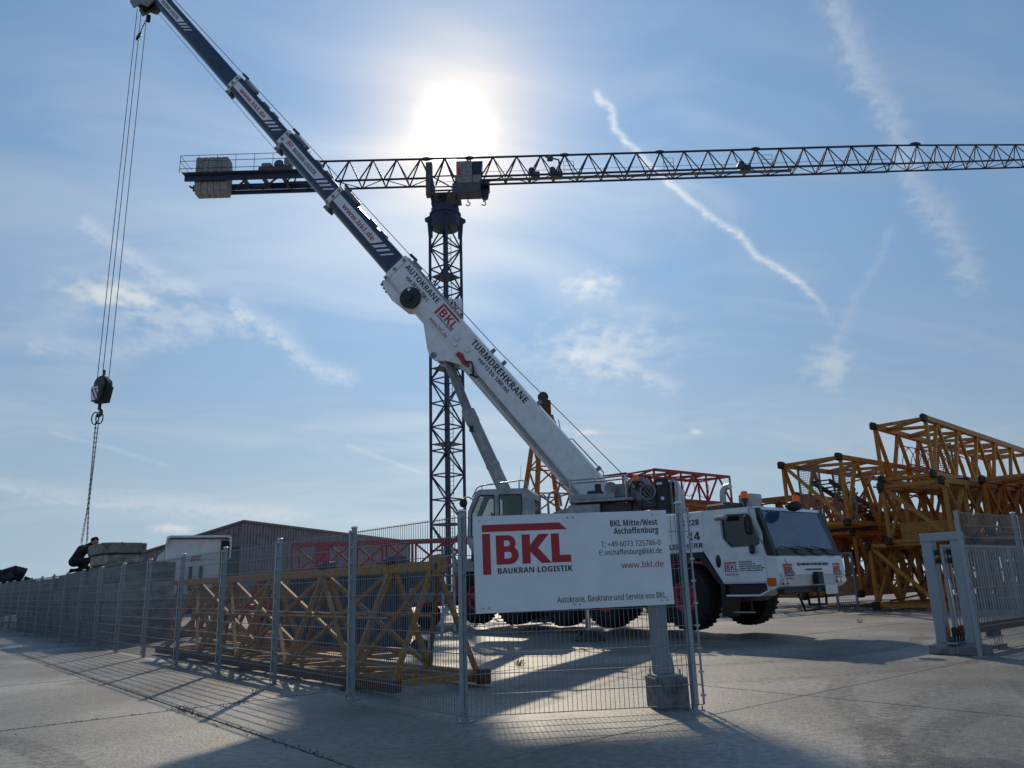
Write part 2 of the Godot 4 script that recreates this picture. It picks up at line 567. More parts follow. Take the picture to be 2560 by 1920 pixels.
# ------------------------------------------------------------------ ground
func make_ground() -> void:
	var m := make("slab_concrete", lin(0.45, 0.425, 0.37), 0.56)
	over(m, noise_tex(31, 0.03, grey(0.66), grey(1.0), 6, FastNoiseLite.TYPE_SIMPLEX_SMOOTH, 1024), 3.7)
	m.detail_enabled = true
	m.detail_blend_mode = BaseMaterial3D.BLEND_MODE_MUL
	m.detail_albedo = stained()
	m.detail_uv_layer = BaseMaterial3D.DETAIL_UV_2
	m.uv2_triplanar = true
	m.uv2_world_triplanar = true
	m.uv2_scale = Vector3.ONE / 48.0
	m.normal_enabled = true
	var nt := NoiseTexture2D.new()
	nt.width = 1024
	nt.height = 1024
	nt.seamless = true
	nt.as_normal_map = true
	nt.bump_strength = 3.0
	nt.noise = FastNoiseLite.new()
	nt.noise.seed = 77
	nt.noise.frequency = 0.08
	m.normal_texture = nt
	m.normal_scale = 0.35
	var g := Node3D.new()
	g.name = "ground"
	add_child(g)
	g.rotation.y = deg_to_rad(YARD)
	tag(g, "", "", "", "structure")
	var base := put(g, "bed", cbox(Vector3(900, 0.1, 900), 0.01), make("joint_bed", lin(0.06, 0.055, 0.05), 0.95), Transform3D(Basis(), Vector3(0, -0.075, 0)))
	var far_m := make("far_ground", lin(0.42, 0.40, 0.35), 0.9)
	var us := [12.0, 5.2, -0.1, -5.32, -10.35, -15.5, -20.7, -25.9, -31.1, -36.3, -41.5, -46.7, -52.0, -57.2]
	var vs := [-26.0, -19.9, -14.1, -8.3, -2.5, 3.12, 8.55, 14.4, 21.4, 27.0, 32.6, 38.2, 43.8, 49.4]
	for i in us.size() - 1:
		for j in vs.size() - 1:
			var s := Vector3(us[i] - us[i + 1] - 0.028, 0.03, vs[j + 1] - vs[j] - 0.028)
			put(g, "slab", cbox(s, 0.004), m, Transform3D(Basis(), Vector3((us[i] + us[i + 1]) * 0.5, -0.015 + 0.0015 * ((i * 7 + j * 3) % 3), -(vs[j] + vs[j + 1]) * 0.5)))
	# open ground beyond the slabs, butted to them
	for r in [[-450.0, -57.3, -450.0, 450.0], [12.1, 450.0, -450.0, 450.0], [-57.2, 12.0, -450.0, -26.1], [-57.2, 12.0, 49.5, 450.0]]:
		box(g, "outer_ground", Vector3((r[0] + r[1]) * 0.5, -0.012, -(r[2] + r[3]) * 0.5), Vector3(r[1] - r[0], 0.024, r[3] - r[2]), far_m)

func stained() -> ImageTexture:
	# 48 m of broad patches with drag marks and the curved tracks of tyres turning in through the gate
	var n := FastNoiseLite.new()
	n.seed = 33
	n.frequency = 0.012
	n.fractal_octaves = 6
	var size := 1024
	var im := n.get_seamless_image(size, size)
	im.convert(Image.FORMAT_RGBA8)
	for y in size:
		for x in size:
			var v := 0.58 + 0.50 * im.get_pixel(x, y).r
			im.set_pixel(x, y, Color(v, v * 0.996, v * 0.988))
	var r := RandomNumberGenerator.new()
	r.seed = 5
	var k := size / 48.0
	for i in 90:                                     # drips and spills
		var c := Vector2(r.randf(), r.randf()) * size
		var rad := r.randf_range(1.5, 9.0)
		var dark := r.randf_range(0.74, 0.93)
		for y in range(-int(rad * 1.5), int(rad * 1.5) + 1):
			for x in range(-int(rad * 1.5), int(rad * 1.5) + 1):
				var edge := rad * (1.0 + 0.45 * n.get_noise_2d((c.x + x) * 14.0, (c.y + y) * 14.0))
				if Vector2(x, y).length() < edge:
					var q := Vector2i(posmod(int(c.x) + x, size), posmod(int(c.y) + y, size))
					im.set_pixelv(q, im.get_pixelv(q) * Color(dark, dark, dark, 1))
	for q in [[9.5, -2.5, 7.6, 2.6, 4.2], [9.5, -2.5, 5.6, 2.6, 4.2], [10.5, -3.5, 8.3, 2.7, 4.1], [10.5, -3.5, 6.3, 2.7, 4.1], [-9.0, -3.0, 6.5, 4.4, 5.9], [-9.0, -3.0, 4.6, 4.4, 5.9], [13.0, -6.0, 8.0, 2.6, 3.8], [13.0, -6.0, 10.0, 2.6, 3.8], [2.0, -20.0, 7.0, 0.2, 2.0], [2.0, -20.0, 9.0, 0.2, 2.0]]:
		var steps := 700
		for i in steps:
			var a: float = lerpf(q[3], q[4], i / float(steps))
			var fade := smoothstep(0.0, 0.2, i / float(steps)) * smoothstep(1.0, 0.8, i / float(steps))
			for w in range(-6, 7):
				var rad: float = q[2] + w * 0.026
				var x := posmod(int((q[0] + cos(a) * rad) * k), size)
				var y := posmod(int((q[1] + sin(a) * rad) * k), size)
				if r.randf() < 0.28 * fade * (1.0 if w % 3 else 0.4):
					im.set_pixel(x, y, im.get_pixel(x, y) * Color(0.84, 0.84, 0.84, 1))
	return ImageTexture.create_from_image(im)

# ------------------------------------------------------------------ fence, sign, gate
func wire_panel(length: float, tall := 2.03, step := 0.05) -> ArrayMesh:
	var st := start()
	var n := int(round(length / step))
	for i in n + 1:
		var x := minf(i * step, length)
		sbar(st, Vector3(x, 0.05, 0), Vector3(x, 0.05 + tall, 0), 0.0047, 0.0047, Vector3.RIGHT, false)
	var k := 0
	while 0.06 + k * 0.2 < 0.05 + tall:
		for z in [-0.0065, 0.0065]:
			sbar(st, Vector3(0, 0.06 + k * 0.2, z), Vector3(length, 0.06 + k * 0.2, z), 0.0075, 0.0075, Vector3.UP, false)
		k += 1
	return finish(st)

var post_cap: ArrayMesh
func fence_post(p: Node3D, at: Vector3, turn: float, tall := 2.13) -> Node3D:
	if post_cap == null:
		post_cap = lathe(PackedVector2Array([Vector2(0.0, 0.028), Vector2(0.03, 0.024), Vector2(0.047, 0.012), Vector2(0.05, 0.0), Vector2(0.0, 0.0)]), 14)
	var o := soft(p, "post", at + Vector3(0, tall * 0.5, 0), Vector3(0.06, tall, 0.06), 0.008, M.galvanised, turn)
	var h := -tall * 0.5
	put(o, "cap", post_cap, M.white_print, Transform3D(Basis(), Vector3(0, tall * 0.5, 0)))
	box(o, "clamp_strip", Vector3(0, 0.02, 0.062), Vector3(0.042, tall - 0.1, 0.008), M.galvanised)
	var st := start()
	for k in 11:
		var y := h + 0.12 + k * 0.195
		sbar(st, Vector3(-0.022, y, 0.045), Vector3(0.022, y, 0.045), 0.034, 0.04)
		sbar(st, Vector3(-0.011, y, 0.068), Vector3(0.011, y, 0.068), 0.012, 0.022)
	tag(put(o, "clips", finish(st), M.aluminium), "", "", "", "stuff")
	box(o, "base_plate", Vector3(0, h + 0.006, 0), Vector3(0.17, 0.012, 0.14), M.aluminium)
	for s in [-1, 1]:
		rod(o, "bolt", Vector3(s * 0.066, h + 0.012, 0.04), Vector3(s * 0.066, h + 0.045, 0.04), 0.009, M.aluminium)
	return o

func make_fences() -> void:
	var f := yard_thing("wire_fence", "long galvanised double wire mesh fence with a corner, posts capped white", "fence", -6.93, 4.89)
	var span := 2.47
	var panel := wire_panel(span)
	for i in 24:
		if i > 0:
			var post := fence_post(f, Vector3(-span * i, 0, 0), 0)
			post.rotate_z(rng.randf_range(-0.008, 0.008))
			post.rotate_x(rng.randf_range(-0.006, 0.006))
		put(f, "mesh_panel", panel, M.wire, Transform3D(Basis(Vector3.BACK, rng.randf_range(-0.002, 0.002)) * Basis(Vector3.UP, rng.randf_range(-0.004, 0.004)), Vector3(-span * (i + 1), rng.randf_range(-0.008, 0.008), 0.047)))
	# corner post, then the short run that carries the sign
	var q := Basis(Vector3.UP, deg_to_rad(57.8))
	fence_post(f, Vector3(0.0, 0, 0), deg_to_rad(29))
	put(f, "mesh_panel", wire_panel(2.5), M.wire, Transform3D(q, q * Vector3(0.02, 0, 0.036)))
	fence_post(f, q * Vector3(2.44, 0, -0.01), deg_to_rad(57.8), 2.17)
	var e := q * Vector3(2.53, 0, 0.03)
	rod(f, "edge_rod", e + Vector3(0, 0.06, 0), e + Vector3(0, 2.12, 0), 0.012, M.galvanised)
	for k in 9:
		box(f, "edge_clip", e + Vector3(0, 0.15 + k * 0.235, 0.0), Vector3(0.05, 0.022, 0.03), M.aluminium, deg_to_rad(57.8))
	# gate pillar behind the sign's free edge, on its footing
	var gp := thing("gate_pillar", "thick square galvanised pillar on a boxy footing behind the sign", "pillar", Vector3(1.52, 0, -9.02), 7.0 + 4.0)
	soft(gp, "footing", Vector3(0.07, 0.16, 0.02), Vector3(0.37, 0.32, 0.34), 0.012, M.footing_concrete)
	soft(gp, "pillar_base_plate", Vector3(0.06, 0.333, 0.02), Vector3(0.31, 0.024, 0.28), 0.003, M.galvanised)
	soft(gp, "shaft", Vector3(0.03, 1.18, 0.0), Vector3(0.165, 1.68, 0.165), 0.012, M.galvanised)
	put(gp, "guide_plate", prism(PackedVector2Array([Vector2(0.115, 0.345), Vector2(0.19, 0.345), Vector2(0.19, 0.40), Vector2(0.15, 0.60), Vector2(0.115, 0.63)]), -0.03, -0.018), M.galvanised)
	for s in [[-0.07, 0.13], [0.19, 0.13], [-0.07, -0.09], [0.19, -0.09]]:
		rod(gp, "bolt", Vector3(s[0], 0.345, s[1]), Vector3(s[0], 0.40, s[1]), 0.011, M.aluminium)
	# the fence beyond the opening
	var r := yard_thing("wire_fence", "wire mesh fence run in front of the sliding gate beside the portal frame", "fence", -5.42, 13.80)
	var s90 := Basis(Vector3.UP, PI / 2)
	for i in 3:
		put(r, "mesh_panel", wire_panel(2.5, 2.23), M.wire, Transform3D(s90, Vector3(0.047, 0, -2.5 * i)))
		if i > 0:
			fence_post(r, Vector3(0, 0, -2.5 * i), PI / 2, 2.33)
	var tube_post := rod(r, "round_post", Vector3(0, 0, 0), Vector3(0, 2.30, 0), 0.035, M.galvanised, true)
	soft(r, "foot_plate", Vector3(0, 0.01, 0), Vector3(0.16, 0.02, 0.16), 0.003, M.galvanised)

func make_sign() -> void:
	var d := Basis(Vector3.UP, deg_to_rad(7.0))
	var corner := yd(-6.93, 0, 4.89)
	var s := thing("sign_board", "large white company sign board with red logo fixed to the mesh fence", "sign", corner + d * Vector3(0.125, 1.06, 0.105), 7.0)
	s.basis = d * Basis(Vector3.BACK, deg_to_rad(0.75))
	var w := 2.145
	var h := 1.005
	soft(s, "panel", Vector3(w / 2, h / 2, 0), Vector3(w, h, 0.006), 0.0015, M.white_board)
	var z := 0.0035
	var fit := func(x0: float, y0: float, x1: float, y1: float) -> Array: return [x0 * w, (1 - y1) * h, x1 * w, (1 - y0) * h]
	poly_sheet(s, "logo_bar", PackedVector2Array([Vector2(0.043 * w, 0.907 * h), Vector2(0.437 * w, 0.907 * h), Vector2(0.474 * w, 0.832 * h), Vector2(0.043 * w, 0.832 * h)]), z, 0.001, M.red_print)
	poly_sheet(s, "logo_bar", rect(0.043 * w, 0.39 * h, 0.083 * w, 0.812 * h), z, 0.001, M.red_print)
	# heavy capitals drawn as outlines
	var X0 := 0.111 * w
	var Y0 := 0.487 * h
	var X1 := 0.488 * w
	var Y1 := 0.792 * h
	var cw := X1 - X0
	var ch := Y1 - Y0
	var px := func(a: float, b: float) -> Vector2: return Vector2(X0 + a * cw, Y0 + b * ch)
	capital_b(s, X0, Y0, 0.30 * cw, ch, z)
	poly_sheet(s, "letter", PackedVector2Array([px.call(0.345, 0.0), px.call(0.455, 0.0), px.call(0.455, 0.40), px.call(0.60, 0.0), px.call(0.735, 0.0), px.call(0.56, 0.53), px.call(0.715, 1.0), px.call(0.575, 1.0), px.call(0.455, 0.63), px.call(0.455, 1.0), px.call(0.345, 1.0)]), z, 0.001, M.red_print)
	poly_sheet(s, "letter", PackedVector2Array([px.call(0.74, 0.0), px.call(1.0, 0.0), px.call(1.0, 0.25), px.call(0.85, 0.25), px.call(0.85, 1.0), px.call(0.74, 1.0)]), z, 0.001, M.red_print)
	for q in [["BAUKRAN LOGISTIK", 0.116, 0.548, 0.491, 0.606, M.black_print, bold], ["BKL Mitte/West", 0.70, 0.088, 0.948, 0.157, M.black_print, bold], ["Aschaffenburg", 0.716, 0.172, 0.95, 0.262, M.black_print, bold],
			["T: +49 6073 725786-0", 0.646, 0.316, 0.956, 0.376, M.black_print, plain], ["E: aschaffenburg@bkl.de", 0.634, 0.40, 0.958, 0.477, M.black_print, plain], ["www.bkl.de", 0.742, 0.537, 0.962, 0.605, M.red_print, plain], ["Autokrane, Baukrane und Service von BKL.", 0.405, 0.866, 0.965, 0.940, M.black_print, plain]]:
		var b = fit.call(q[1], q[2], q[3], q[4])
		letters(s, q[0], b[0], b[1], b[2], b[3], z, q[5], q[6])
	for q in [[0.032, 0.05], [0.062, 0.045], [0.48, 0.045], [0.508, 0.045], [0.925, 0.045], [0.955, 0.045], [0.037, 0.95], [0.066, 0.95], [0.49, 0.955], [0.518, 0.955], [0.936, 0.955], [0.966, 0.955]]:
		rod(s, "screw", Vector3(q[0] * w, (1 - q[1]) * h, 0.002), Vector3(q[0] * w, (1 - q[1]) * h, 0.007), 0.011, M.aluminium)

func capital_b(p: Node3D, x: float, y: float, w: float, h: float, z: float) -> void:
	# built with its two counters as strips: stem, three bars and two bowls
	var st := start()
	var bowl := func(cy: float, ry: float, rx: float, inner_ry: float, inner_rx: float, ax: float, z: float) -> void:
		var n := 14
		for i in n:
			var a := -PI / 2 + PI * i / n
			var b := -PI / 2 + PI * (i + 1) / n
			quad(st, Vector3(ax + cos(a) * inner_rx, cy + sin(a) * inner_ry, z + 0.001), Vector3(ax + cos(a) * rx, cy + sin(a) * ry, z + 0.001), Vector3(ax + cos(b) * rx, cy + sin(b) * ry, z + 0.001), Vector3(ax + cos(b) * inner_rx, cy + sin(b) * inner_ry, z + 0.001))
	var strip := func(x0: float, y0: float, x1: float, y1: float) -> void:
		quad(st, Vector3(x0, y0, z + 0.001), Vector3(x1, y0, z + 0.001), Vector3(x1, y1, z + 0.001), Vector3(x0, y1, z + 0.001))
	strip.call(x, y, x + 0.36 * w, y + h)
	strip.call(x + 0.36 * w, y, x + 0.55 * w, y + 0.2 * h)
	strip.call(x + 0.36 * w, y + 0.43 * h, x + 0.55 * w, y + 0.62 * h)
	strip.call(x + 0.36 * w, y + 0.82 * h, x + 0.52 * w, y + h)
	bowl.call(y + 0.315 * h, 0.315 * h, 0.45 * w, 0.115 * h, 0.14 * w, x + 0.55 * w, z)
	z += 0.0004
	bowl.call(y + 0.72 * h, 0.28 * h, 0.36 * w, 0.10 * h, 0.10 * w, x + 0.52 * w, z)
	put(p, "letter", finish(st), M.red_print)

func make_gate() -> void:
	# local x = towards the camera along U, -z = across the yard along V
	var p := yard_thing("gate_portal", "galvanised portal frame that guides the sliding gate, on a low plinth", "gate portal", -5.83, 14.05)
	var st := start()
	put(p, "plinth", prism(PackedVector2Array([Vector2(-0.42, 0.0), Vector2(0.42, 0.0), Vector2(0.42, 0.15), Vector2(-0.42, 0.15)]), -0.28, 0.16, 0.02), M.footing_concrete)
	soft(p, "portal_base_plate", Vector3(0, 0.16, -0.05), Vector3(0.72, 0.02, 0.3), 0.003, M.galvanised)
	for s in [-1, 1]:
		soft(p, "upright", Vector3(s * 0.235, 1.0, -0.06), Vector3(0.18, 1.66, 0.18), 0.01, M.galvanised)
	soft(p, "lintel", Vector3(0, 1.90, -0.06), Vector3(0.65, 0.14, 0.18), 0.01, M.galvanised)
	for y in [1.66, 1.52]:
		rod(p, "guide_roller", Vector3(0.07, y - 0.06, -0.06), Vector3(0.07, y + 0.03, -0.06), 0.04, M.black, true)
		rod(p, "guide_roller", Vector3(-0.10, y - 0.06, -0.06), Vector3(-0.10, y + 0.03, -0.06), 0.04, M.black, true)
	for s in [-1, 1]:
		for k in [-1, 1]:
			rod(p, "bolt", Vector3(s * 0.3, 0.17, -0.05 + k * 0.12), Vector3(s * 0.3, 0.22, -0.05 + k * 0.12), 0.012, M.aluminium)
	var g := yard_thing("sliding_gate", "galvanised sliding gate leaf with upright bars and a heavy brown bottom rail", "gate", -5.83, 14.02)
	var far := -7.2
	soft(g, "top_rail", Vector3(0, 1.745, far / 2), Vector3(0.05, 0.05, -far), 0.005, M.galvanised)
	soft(g, "bottom_rail", Vector3(0, 0.37, far / 2 - 0.04), Vector3(0.10, 0.16, -far), 0.01, M.rust)
	soft(g, "end_stile", Vector3(0, 1.05, -0.02), Vector3(0.05, 1.34, 0.07), 0.004, M.galvanised)
	tube(g, "latch_rod", [Vector3(0.05, 1.2, 0.03), Vector3(0.06, 0.7, 0.035), Vector3(0.05, 0.42, 0.03)], 0.013, M.chrome)
	soft(g, "end_buffer", Vector3(0.02, 0.36, 0.05), Vector3(0.10, 0.15, 0.07), 0.02, M.black)
	var n := 56
	for i in n:
		var z := -0.14 - i * 0.125
		var wide := 0.09 if i % 9 == 4 else 0.045
		soft(g, "bar", Vector3(0, 1.085, z), Vector3(0.014, 1.27, wide), 0.002, M.galvanised)
	for z in [0.0, -1.55, -4.6]:
		var c := sub(p if z == 0.0 else g, "roller_carriage", Transform3D(Basis(), Vector3(0, 0, z)))
		soft(c, "carriage_plate", Vector3(0, 0.19, 0), Vector3(0.16, 0.03, 0.42), 0.004, M.galvanised)
		soft(c, "carriage_foot", Vector3(0, 0.03 if z != 0.0 else 0.165, 0), Vector3(0.2, 0.06, 0.5) if z != 0.0 else Vector3(0.2, 0.01, 0.3), 0.004, M.footing_concrete)
		for k in [-0.16, -0.05, 0.05, 0.16]:
			rod(c, "carriage_wheel", Vector3(-0.05, 0.24, k), Vector3(0.05, 0.24, k), 0.05, M.dark_steel, true)
			rod(c, "carriage_stud", Vector3(0.06, 0.05, k), Vector3(0.06, 0.3, k), 0.009, M.aluminium)

# ------------------------------------------------------------------ lattices
func lattice_box(p: Node3D, a: Vector3, dir: Vector3, up: Vector3, length: float, w: float, h: float, bays: int, chord: float, brace: float, m: Material, mb: Material = null, skip_ends := false, style := 0) -> void:
	# a four-chord lattice: starts at a (middle of its end), runs along dir; up spans h, the third side spans w
	var mm := mb if mb else m
	var side := dir.cross(up).normalized()
	var at := func(x: float, i: int) -> Vector3:
		return a + dir * x + side * (w * 0.5 * (1 if i == 0 or i == 3 else -1)) + up * (h * 0.5 * (1 if i < 2 else -1))
	for i in 4:
		bar(p, "chord", at.call(0.0, i), at.call(length, i), chord, chord, m, up)
	var s := length / bays
	for k in bays + 1:
		var x := k * s
		if style != 2 or k == 0 or k == bays:
			for i in 4:
				if (style == 1 and i % 2 == 0 and k % 2 == 1): continue
				bar(p, "strut", at.call(x, i), at.call(x, (i + 1) % 4), brace, brace, mm, dir)
		if k < bays:
			for i in 4:
				var j := (i + 1) % 4
				if style == 2 or style == 3:
					bar(p, "brace", at.call(x, i), at.call(x + s * 0.5, j), brace, brace, mm, dir)
					bar(p, "brace", at.call(x + s * 0.5, j), at.call(x + s, i), brace, brace, mm, dir)
				elif style == 4:
					bar(p, "brace", at.call(x, i), at.call(x + s, j), brace, brace, mm, dir)
					bar(p, "brace", at.call(x, j), at.call(x + s, i), brace * 0.8, brace * 0.8, mm, dir)
				elif (k + i) % 2 == 0:
					bar(p, "brace", at.call(x, i), at.call(x + s, j), brace, brace, mm, dir)
				else:
					bar(p, "brace", at.call(x, j), at.call(x + s, i), brace, brace, mm, dir)

func truss3(p: Node3D, x0: float, x1: float, bays: int, w: float, h0: float, h1: float, rc: float, rb: float, m: Material) -> void:
	# two chords below (y 0), one above, along local x
	var s := (x1 - x0) / bays
	for z in [-w / 2, w / 2]:
		rod(p, "lower_chord", Vector3(x0, 0, z), Vector3(x1, 0, z), rc, m)
	rod(p, "upper_chord", Vector3(x0, h0, 0), Vector3(x1, h1, 0), rc, m)
	for k in bays + 1:
		var x := x0 + k * s
		var h := lerpf(h0, h1, float(k) / bays)
		if k < bays:
			var hm := lerpf(h0, h1, (k + 0.5) / bays)
			for z in [-w / 2, w / 2]:
				rod(p, "brace", Vector3(x, 0, z), Vector3(x + s * 0.5, hm, 0), rb, m)
				rod(p, "brace", Vector3(x + s * 0.5, hm, 0), Vector3(x + s, 0, z), rb * 0.75, m)
			rod(p, "floor_brace", Vector3(x, 0, -w / 2 if k % 2 else w / 2), Vector3(x + s, 0, w / 2 if k % 2 else -w / 2), rb * 0.6, m)
		rod(p, "floor_strut", Vector3(x, 0, -w / 2), Vector3(x, 0, w / 2), rb * 0.7, m)

func make_tower_crane() -> void:
	var t := thing("tower_crane", "tall dark blue tower crane with long flat-top jib under the sun", "tower crane", Vector3(-4.9, 0, -56.0))
	var b: Material = M.tower_blue
	var mast := sub(t, "mast", Transform3D(Basis(Vector3.UP, deg_to_rad(45.0 + 9.0)), Vector3.ZERO))
	lattice_box(mast, Vector3(0, 0.2, 0), Vector3.UP, Vector3.RIGHT, 28.6, 1.72, 1.72, 16, 0.16, 0.09, b, null, false, 0)
	for y in [5.6, 11.4, 17.2, 24.6]:
		box(mast, "rest_platform", Vector3(0, y, 0), Vector3(1.6, 0.07, 1.6), M.tower_grey)
	for k in 4:
		var y0 := 0.6 + k * 7.0
		for s in [-0.18, 0.18]:
			rod(mast, "ladder_rail", Vector3(0.45, y0, s), Vector3(0.45, y0 + 6.6, s), 0.022, M.tower_grey)
		var st := start()
		for i in 22:
			sbar(st, Vector3(0.45, y0 + 0.2 + i * 0.3, -0.18), Vector3(0.45, y0 + 0.2 + i * 0.3, 0.18), 0.025, 0.025)
		tag(put(mast, "rungs", finish(st), M.tower_grey), "", "", "", "stuff")
	soft(mast, "foot_cross", Vector3(0, 0.12, 0), Vector3(4.4, 0.24, 0.5), 0.03, b)
	soft(mast, "foot_cross", Vector3(0, 0.16, 0), Vector3(0.5, 0.3, 4.4), 0.03, b)
	var board := sub(mast, "notice_board", Transform3D(Basis(Vector3.UP, deg_to_rad(-54.0)), Vector3(0, 21.9, 0)))
	soft(board, "panel", Vector3(0.62, 0, 0.75), Vector3(1.35, 1.2, 0.04), 0.01, M.white_board)
	letters(board, "JL", 0.3, -0.4, 1.0, 0.35, 0.78, M.red_print)
	# slewing ring and the head of the tower
	var hd := sub(t, "slewing_head")
	put(hd, "ring_support", lathe(PackedVector2Array([Vector2(0.0, 28.75), Vector2(1.12, 28.75), Vector2(1.16, 28.8), Vector2(1.16, 29.75), Vector2(1.26, 29.8), Vector2(1.26, 29.95), Vector2(1.12, 30.0), Vector2(1.12, 30.4), Vector2(0.0, 30.4)]), 28, false), b)
	for k in 4:
		var q := Basis(Vector3.UP, deg_to_rad(9.0 + 90.0 * k))
		put(hd, "corner_bracket", prism(PackedVector2Array([Vector2(1.0, 27.9), Vector2(1.32, 27.9), Vector2(1.42, 29.2), Vector2(1.62, 29.35), Vector2(1.62, 29.55), Vector2(1.0, 29.9)]), -0.1, 0.1, 0.01), b, Transform3D(q, Vector3.ZERO))
	lattice_box(hd, Vector3(0, 30.4, 0), Vector3.UP, Vector3.RIGHT, 2.5, 1.7, 1.9, 2, 0.14, 0.08, b)
	rod(hd, "slew_motor", Vector3(-0.35, 30.5, 0.5), Vector3(-0.35, 31.35, 0.5), 0.22, M.tower_grey, true)
	rod(hd, "slew_motor", Vector3(0.05, 30.5, 0.5), Vector3(0.05, 31.2, 0.5), 0.14, M.tower_grey, true)
	soft(hd, "switch_cabinet", Vector3(-1.2, 32.75, 0.55), Vector3(0.5, 2.9, 0.6), 0.03, M.tower_grey)
	soft(hd, "platform", Vector3(0.1, 31.15, 0.3), Vector3(2.4, 0.08, 2.2), 0.01, M.tower_grey)
	for y in [31.5, 31.9, 32.3]:
		rod(hd, "guard_rail", Vector3(-0.9, y, 0.98), Vector3(0.75, y, 0.98), 0.02, M.tower_grey)
	for s in [-1, 1]:
		rod(hd, "head_leg", Vector3(-0.8, 32.9, s * 0.62), Vector3(0.0, 35.0, 0), 0.07, b)
		rod(hd, "head_leg", Vector3(0.8, 32.9, s * 0.62), Vector3(0.0, 35.0, 0), 0.07, b)
	rod(hd, "head_tie", Vector3(-1.2, 35.0, 0), Vector3(1.2, 34.97, 0), 0.075, b)
	# operator's cab hanging beside the head
	var cab := sub(t, "operator_cab", Transform3D(Basis(), Vector3(1.05, 31.9, 0.95)))
	soft(cab, "cab_body", Vector3(0.6, 0.95, 0), Vector3(1.25, 1.95, 1.1), 0.05, M.grey_paint)
	put(cab, "cab_front", prism(PackedVector2Array([Vector2(1.25, 0.75), Vector2(1.95, 0.75), Vector2(2.08, 1.9), Vector2(1.25, 1.9)]), -0.5, 0.5, 0.03), M.dark_glass)
	put(cab, "cab_nose", prism(PackedVector2Array([Vector2(1.25, 0.0), Vector2(1.75, 0.05), Vector2(1.95, 0.72), Vector2(1.25, 0.72)]), -0.5, 0.5, 0.03), M.grey_paint)
	letters(cab, "K", 0.1, 0.5, 0.5, 1.3, 0.552, M.red_print)
	soft(cab, "cab_floor", Vector3(0.75, -0.45, 0), Vector3(2.2, 0.85, 1.2), 0.04, M.tower_grey)
	# jib
	var jib := sub(t, "jib", Transform3D(Basis(), Vector3(0, 32.87, 0)))
	truss3(jib, 1.0, 36.0, 18, 1.3, 2.08, 2.02, 0.09, 0.062, b)
	truss3(jib, 36.0, 53.5, 11, 1.2, 2.02, 1.5, 0.075, 0.052, b)
	for x in [2.0, 9.75, 17.5, 25.3, 38.3]:
		put(jib, "joint_fish", lathe(PackedVector2Array([Vector2(0.0, -0.5), Vector2(0.12, -0.3), Vector2(0.17, 0.0), Vector2(0.12, 0.3), Vector2(0.0, 0.5)]), 10), b, Transform3D(Basis(Vector3.BACK, PI / 2), Vector3(x, 2.07, 0)))
	rod(jib, "walk_rope", Vector3(1, 0.95, -0.3), Vector3(36, 0.95, -0.3), 0.018, M.tower_grey)
	soft(jib, "walkway", Vector3(15, 0.02, 0.0), Vector3(26, 0.03, 0.42), 0.005, M.tower_grey)
	for x in [[9.0, 0.55], [7.3, 0.4], [24.2, 0.5]]:
		soft(jib, "trolley_winch", Vector3(x[0], 0.22, 0.1), Vector3(0.9 * x[1] * 2, 0.5, 0.7), 0.06, M.tower_grey)
		rod(jib, "winch_drum", Vector3(x[0] - 0.3, 0.6, -0.2), Vector3(x[0] - 0.3, 0.6, 0.4), 0.24, M.tower_grey, true)
	tube(jib, "winch_arm", [Vector3(8.2, 1.95, 0), Vector3(8.7, 1.75, 0.1), Vector3(9.25, 1.6, 0.1), Vector3(9.35, 0.6, 0.1)], 0.07, M.tower_grey)
	soft(jib, "hoist_block", Vector3(8.55, 1.75, 0.1), Vector3(0.5, 0.45, 0.4), 0.08, M.tower_grey)
	for x in [9.6, 17.6, 25.5]:
		for y in [0.35, 0.75, 1.15]:
			rod(jib, "cage_rail", Vector3(x, y, 0.6), Vector3(x + 0.8, y, 0.6), 0.018, M.tower_grey)
		rod(jib, "cage_post", Vector3(x, 0, 0.6), Vector3(x, 1.15, 0.6), 0.018, M.tower_grey)
		rod(jib, "cage_post", Vector3(x + 0.8, 0, 0.6), Vector3(x + 0.8, 1.15, 0.6), 0.018, M.tower_grey)
	# trolley with its hooks, run in next to the cab
	var tr := sub(t, "jib_trolley", Transform3D(Basis(), Vector3(3.2, 32.6, 0)))
	soft(tr, "trolley_frame", Vector3(0, -0.25, 0), Vector3(0.8, 0.5, 1.5), 0.03, b)
	put(tr, "hook_block_body", prism(PackedVector2Array([Vector2(-0.35, -0.5), Vector2(0.4, -0.5), Vector2(0.25, -1.3), Vector2(0.0, -1.45), Vector2(-0.35, -1.2)]), -0.25, 0.25, 0.03), b)
	for x in [-0.1, -1.35]:
		var pts := [Vector3(x, -1.4, 0.3), Vector3(x, -1.75, 0.3)]
		for i in 9:
			var a := PI / 2 - i * TAU * 0.7 / 8
			pts.append(Vector3(x + cos(a) * 0.17, -1.92 + sin(a) * 0.17, 0.3))
		tube(tr, "hook", pts, 0.045, M.dark_steel)
	# counter-jib
	var cj := sub(t, "counter_jib", Transform3D(Basis(), Vector3(0, 32.87, 0)))
	truss3(cj, -12.6, -1.0, 6, 1.3, 2.2, 2.1, 0.09, 0.062, b)
	put(cj, "joint_fish", lathe(PackedVector2Array([Vector2(0.0, -0.5), Vector2(0.12, -0.3), Vector2(0.17, 0.0), Vector2(0.12, 0.3), Vector2(0.0, 0.5)]), 10), b, Transform3D(Basis(Vector3.BACK, PI / 2), Vector3(-1.5, 2.1, 0)))
	put(cj, "joint_fish", lathe(PackedVector2Array([Vector2(0.0, -0.5), Vector2(0.12, -0.3), Vector2(0.17, 0.0), Vector2(0.12, 0.3), Vector2(0.0, 0.5)]), 10), b, Transform3D(Basis(Vector3.BACK, PI / 2), Vector3(-11.0, 2.2, 0)))
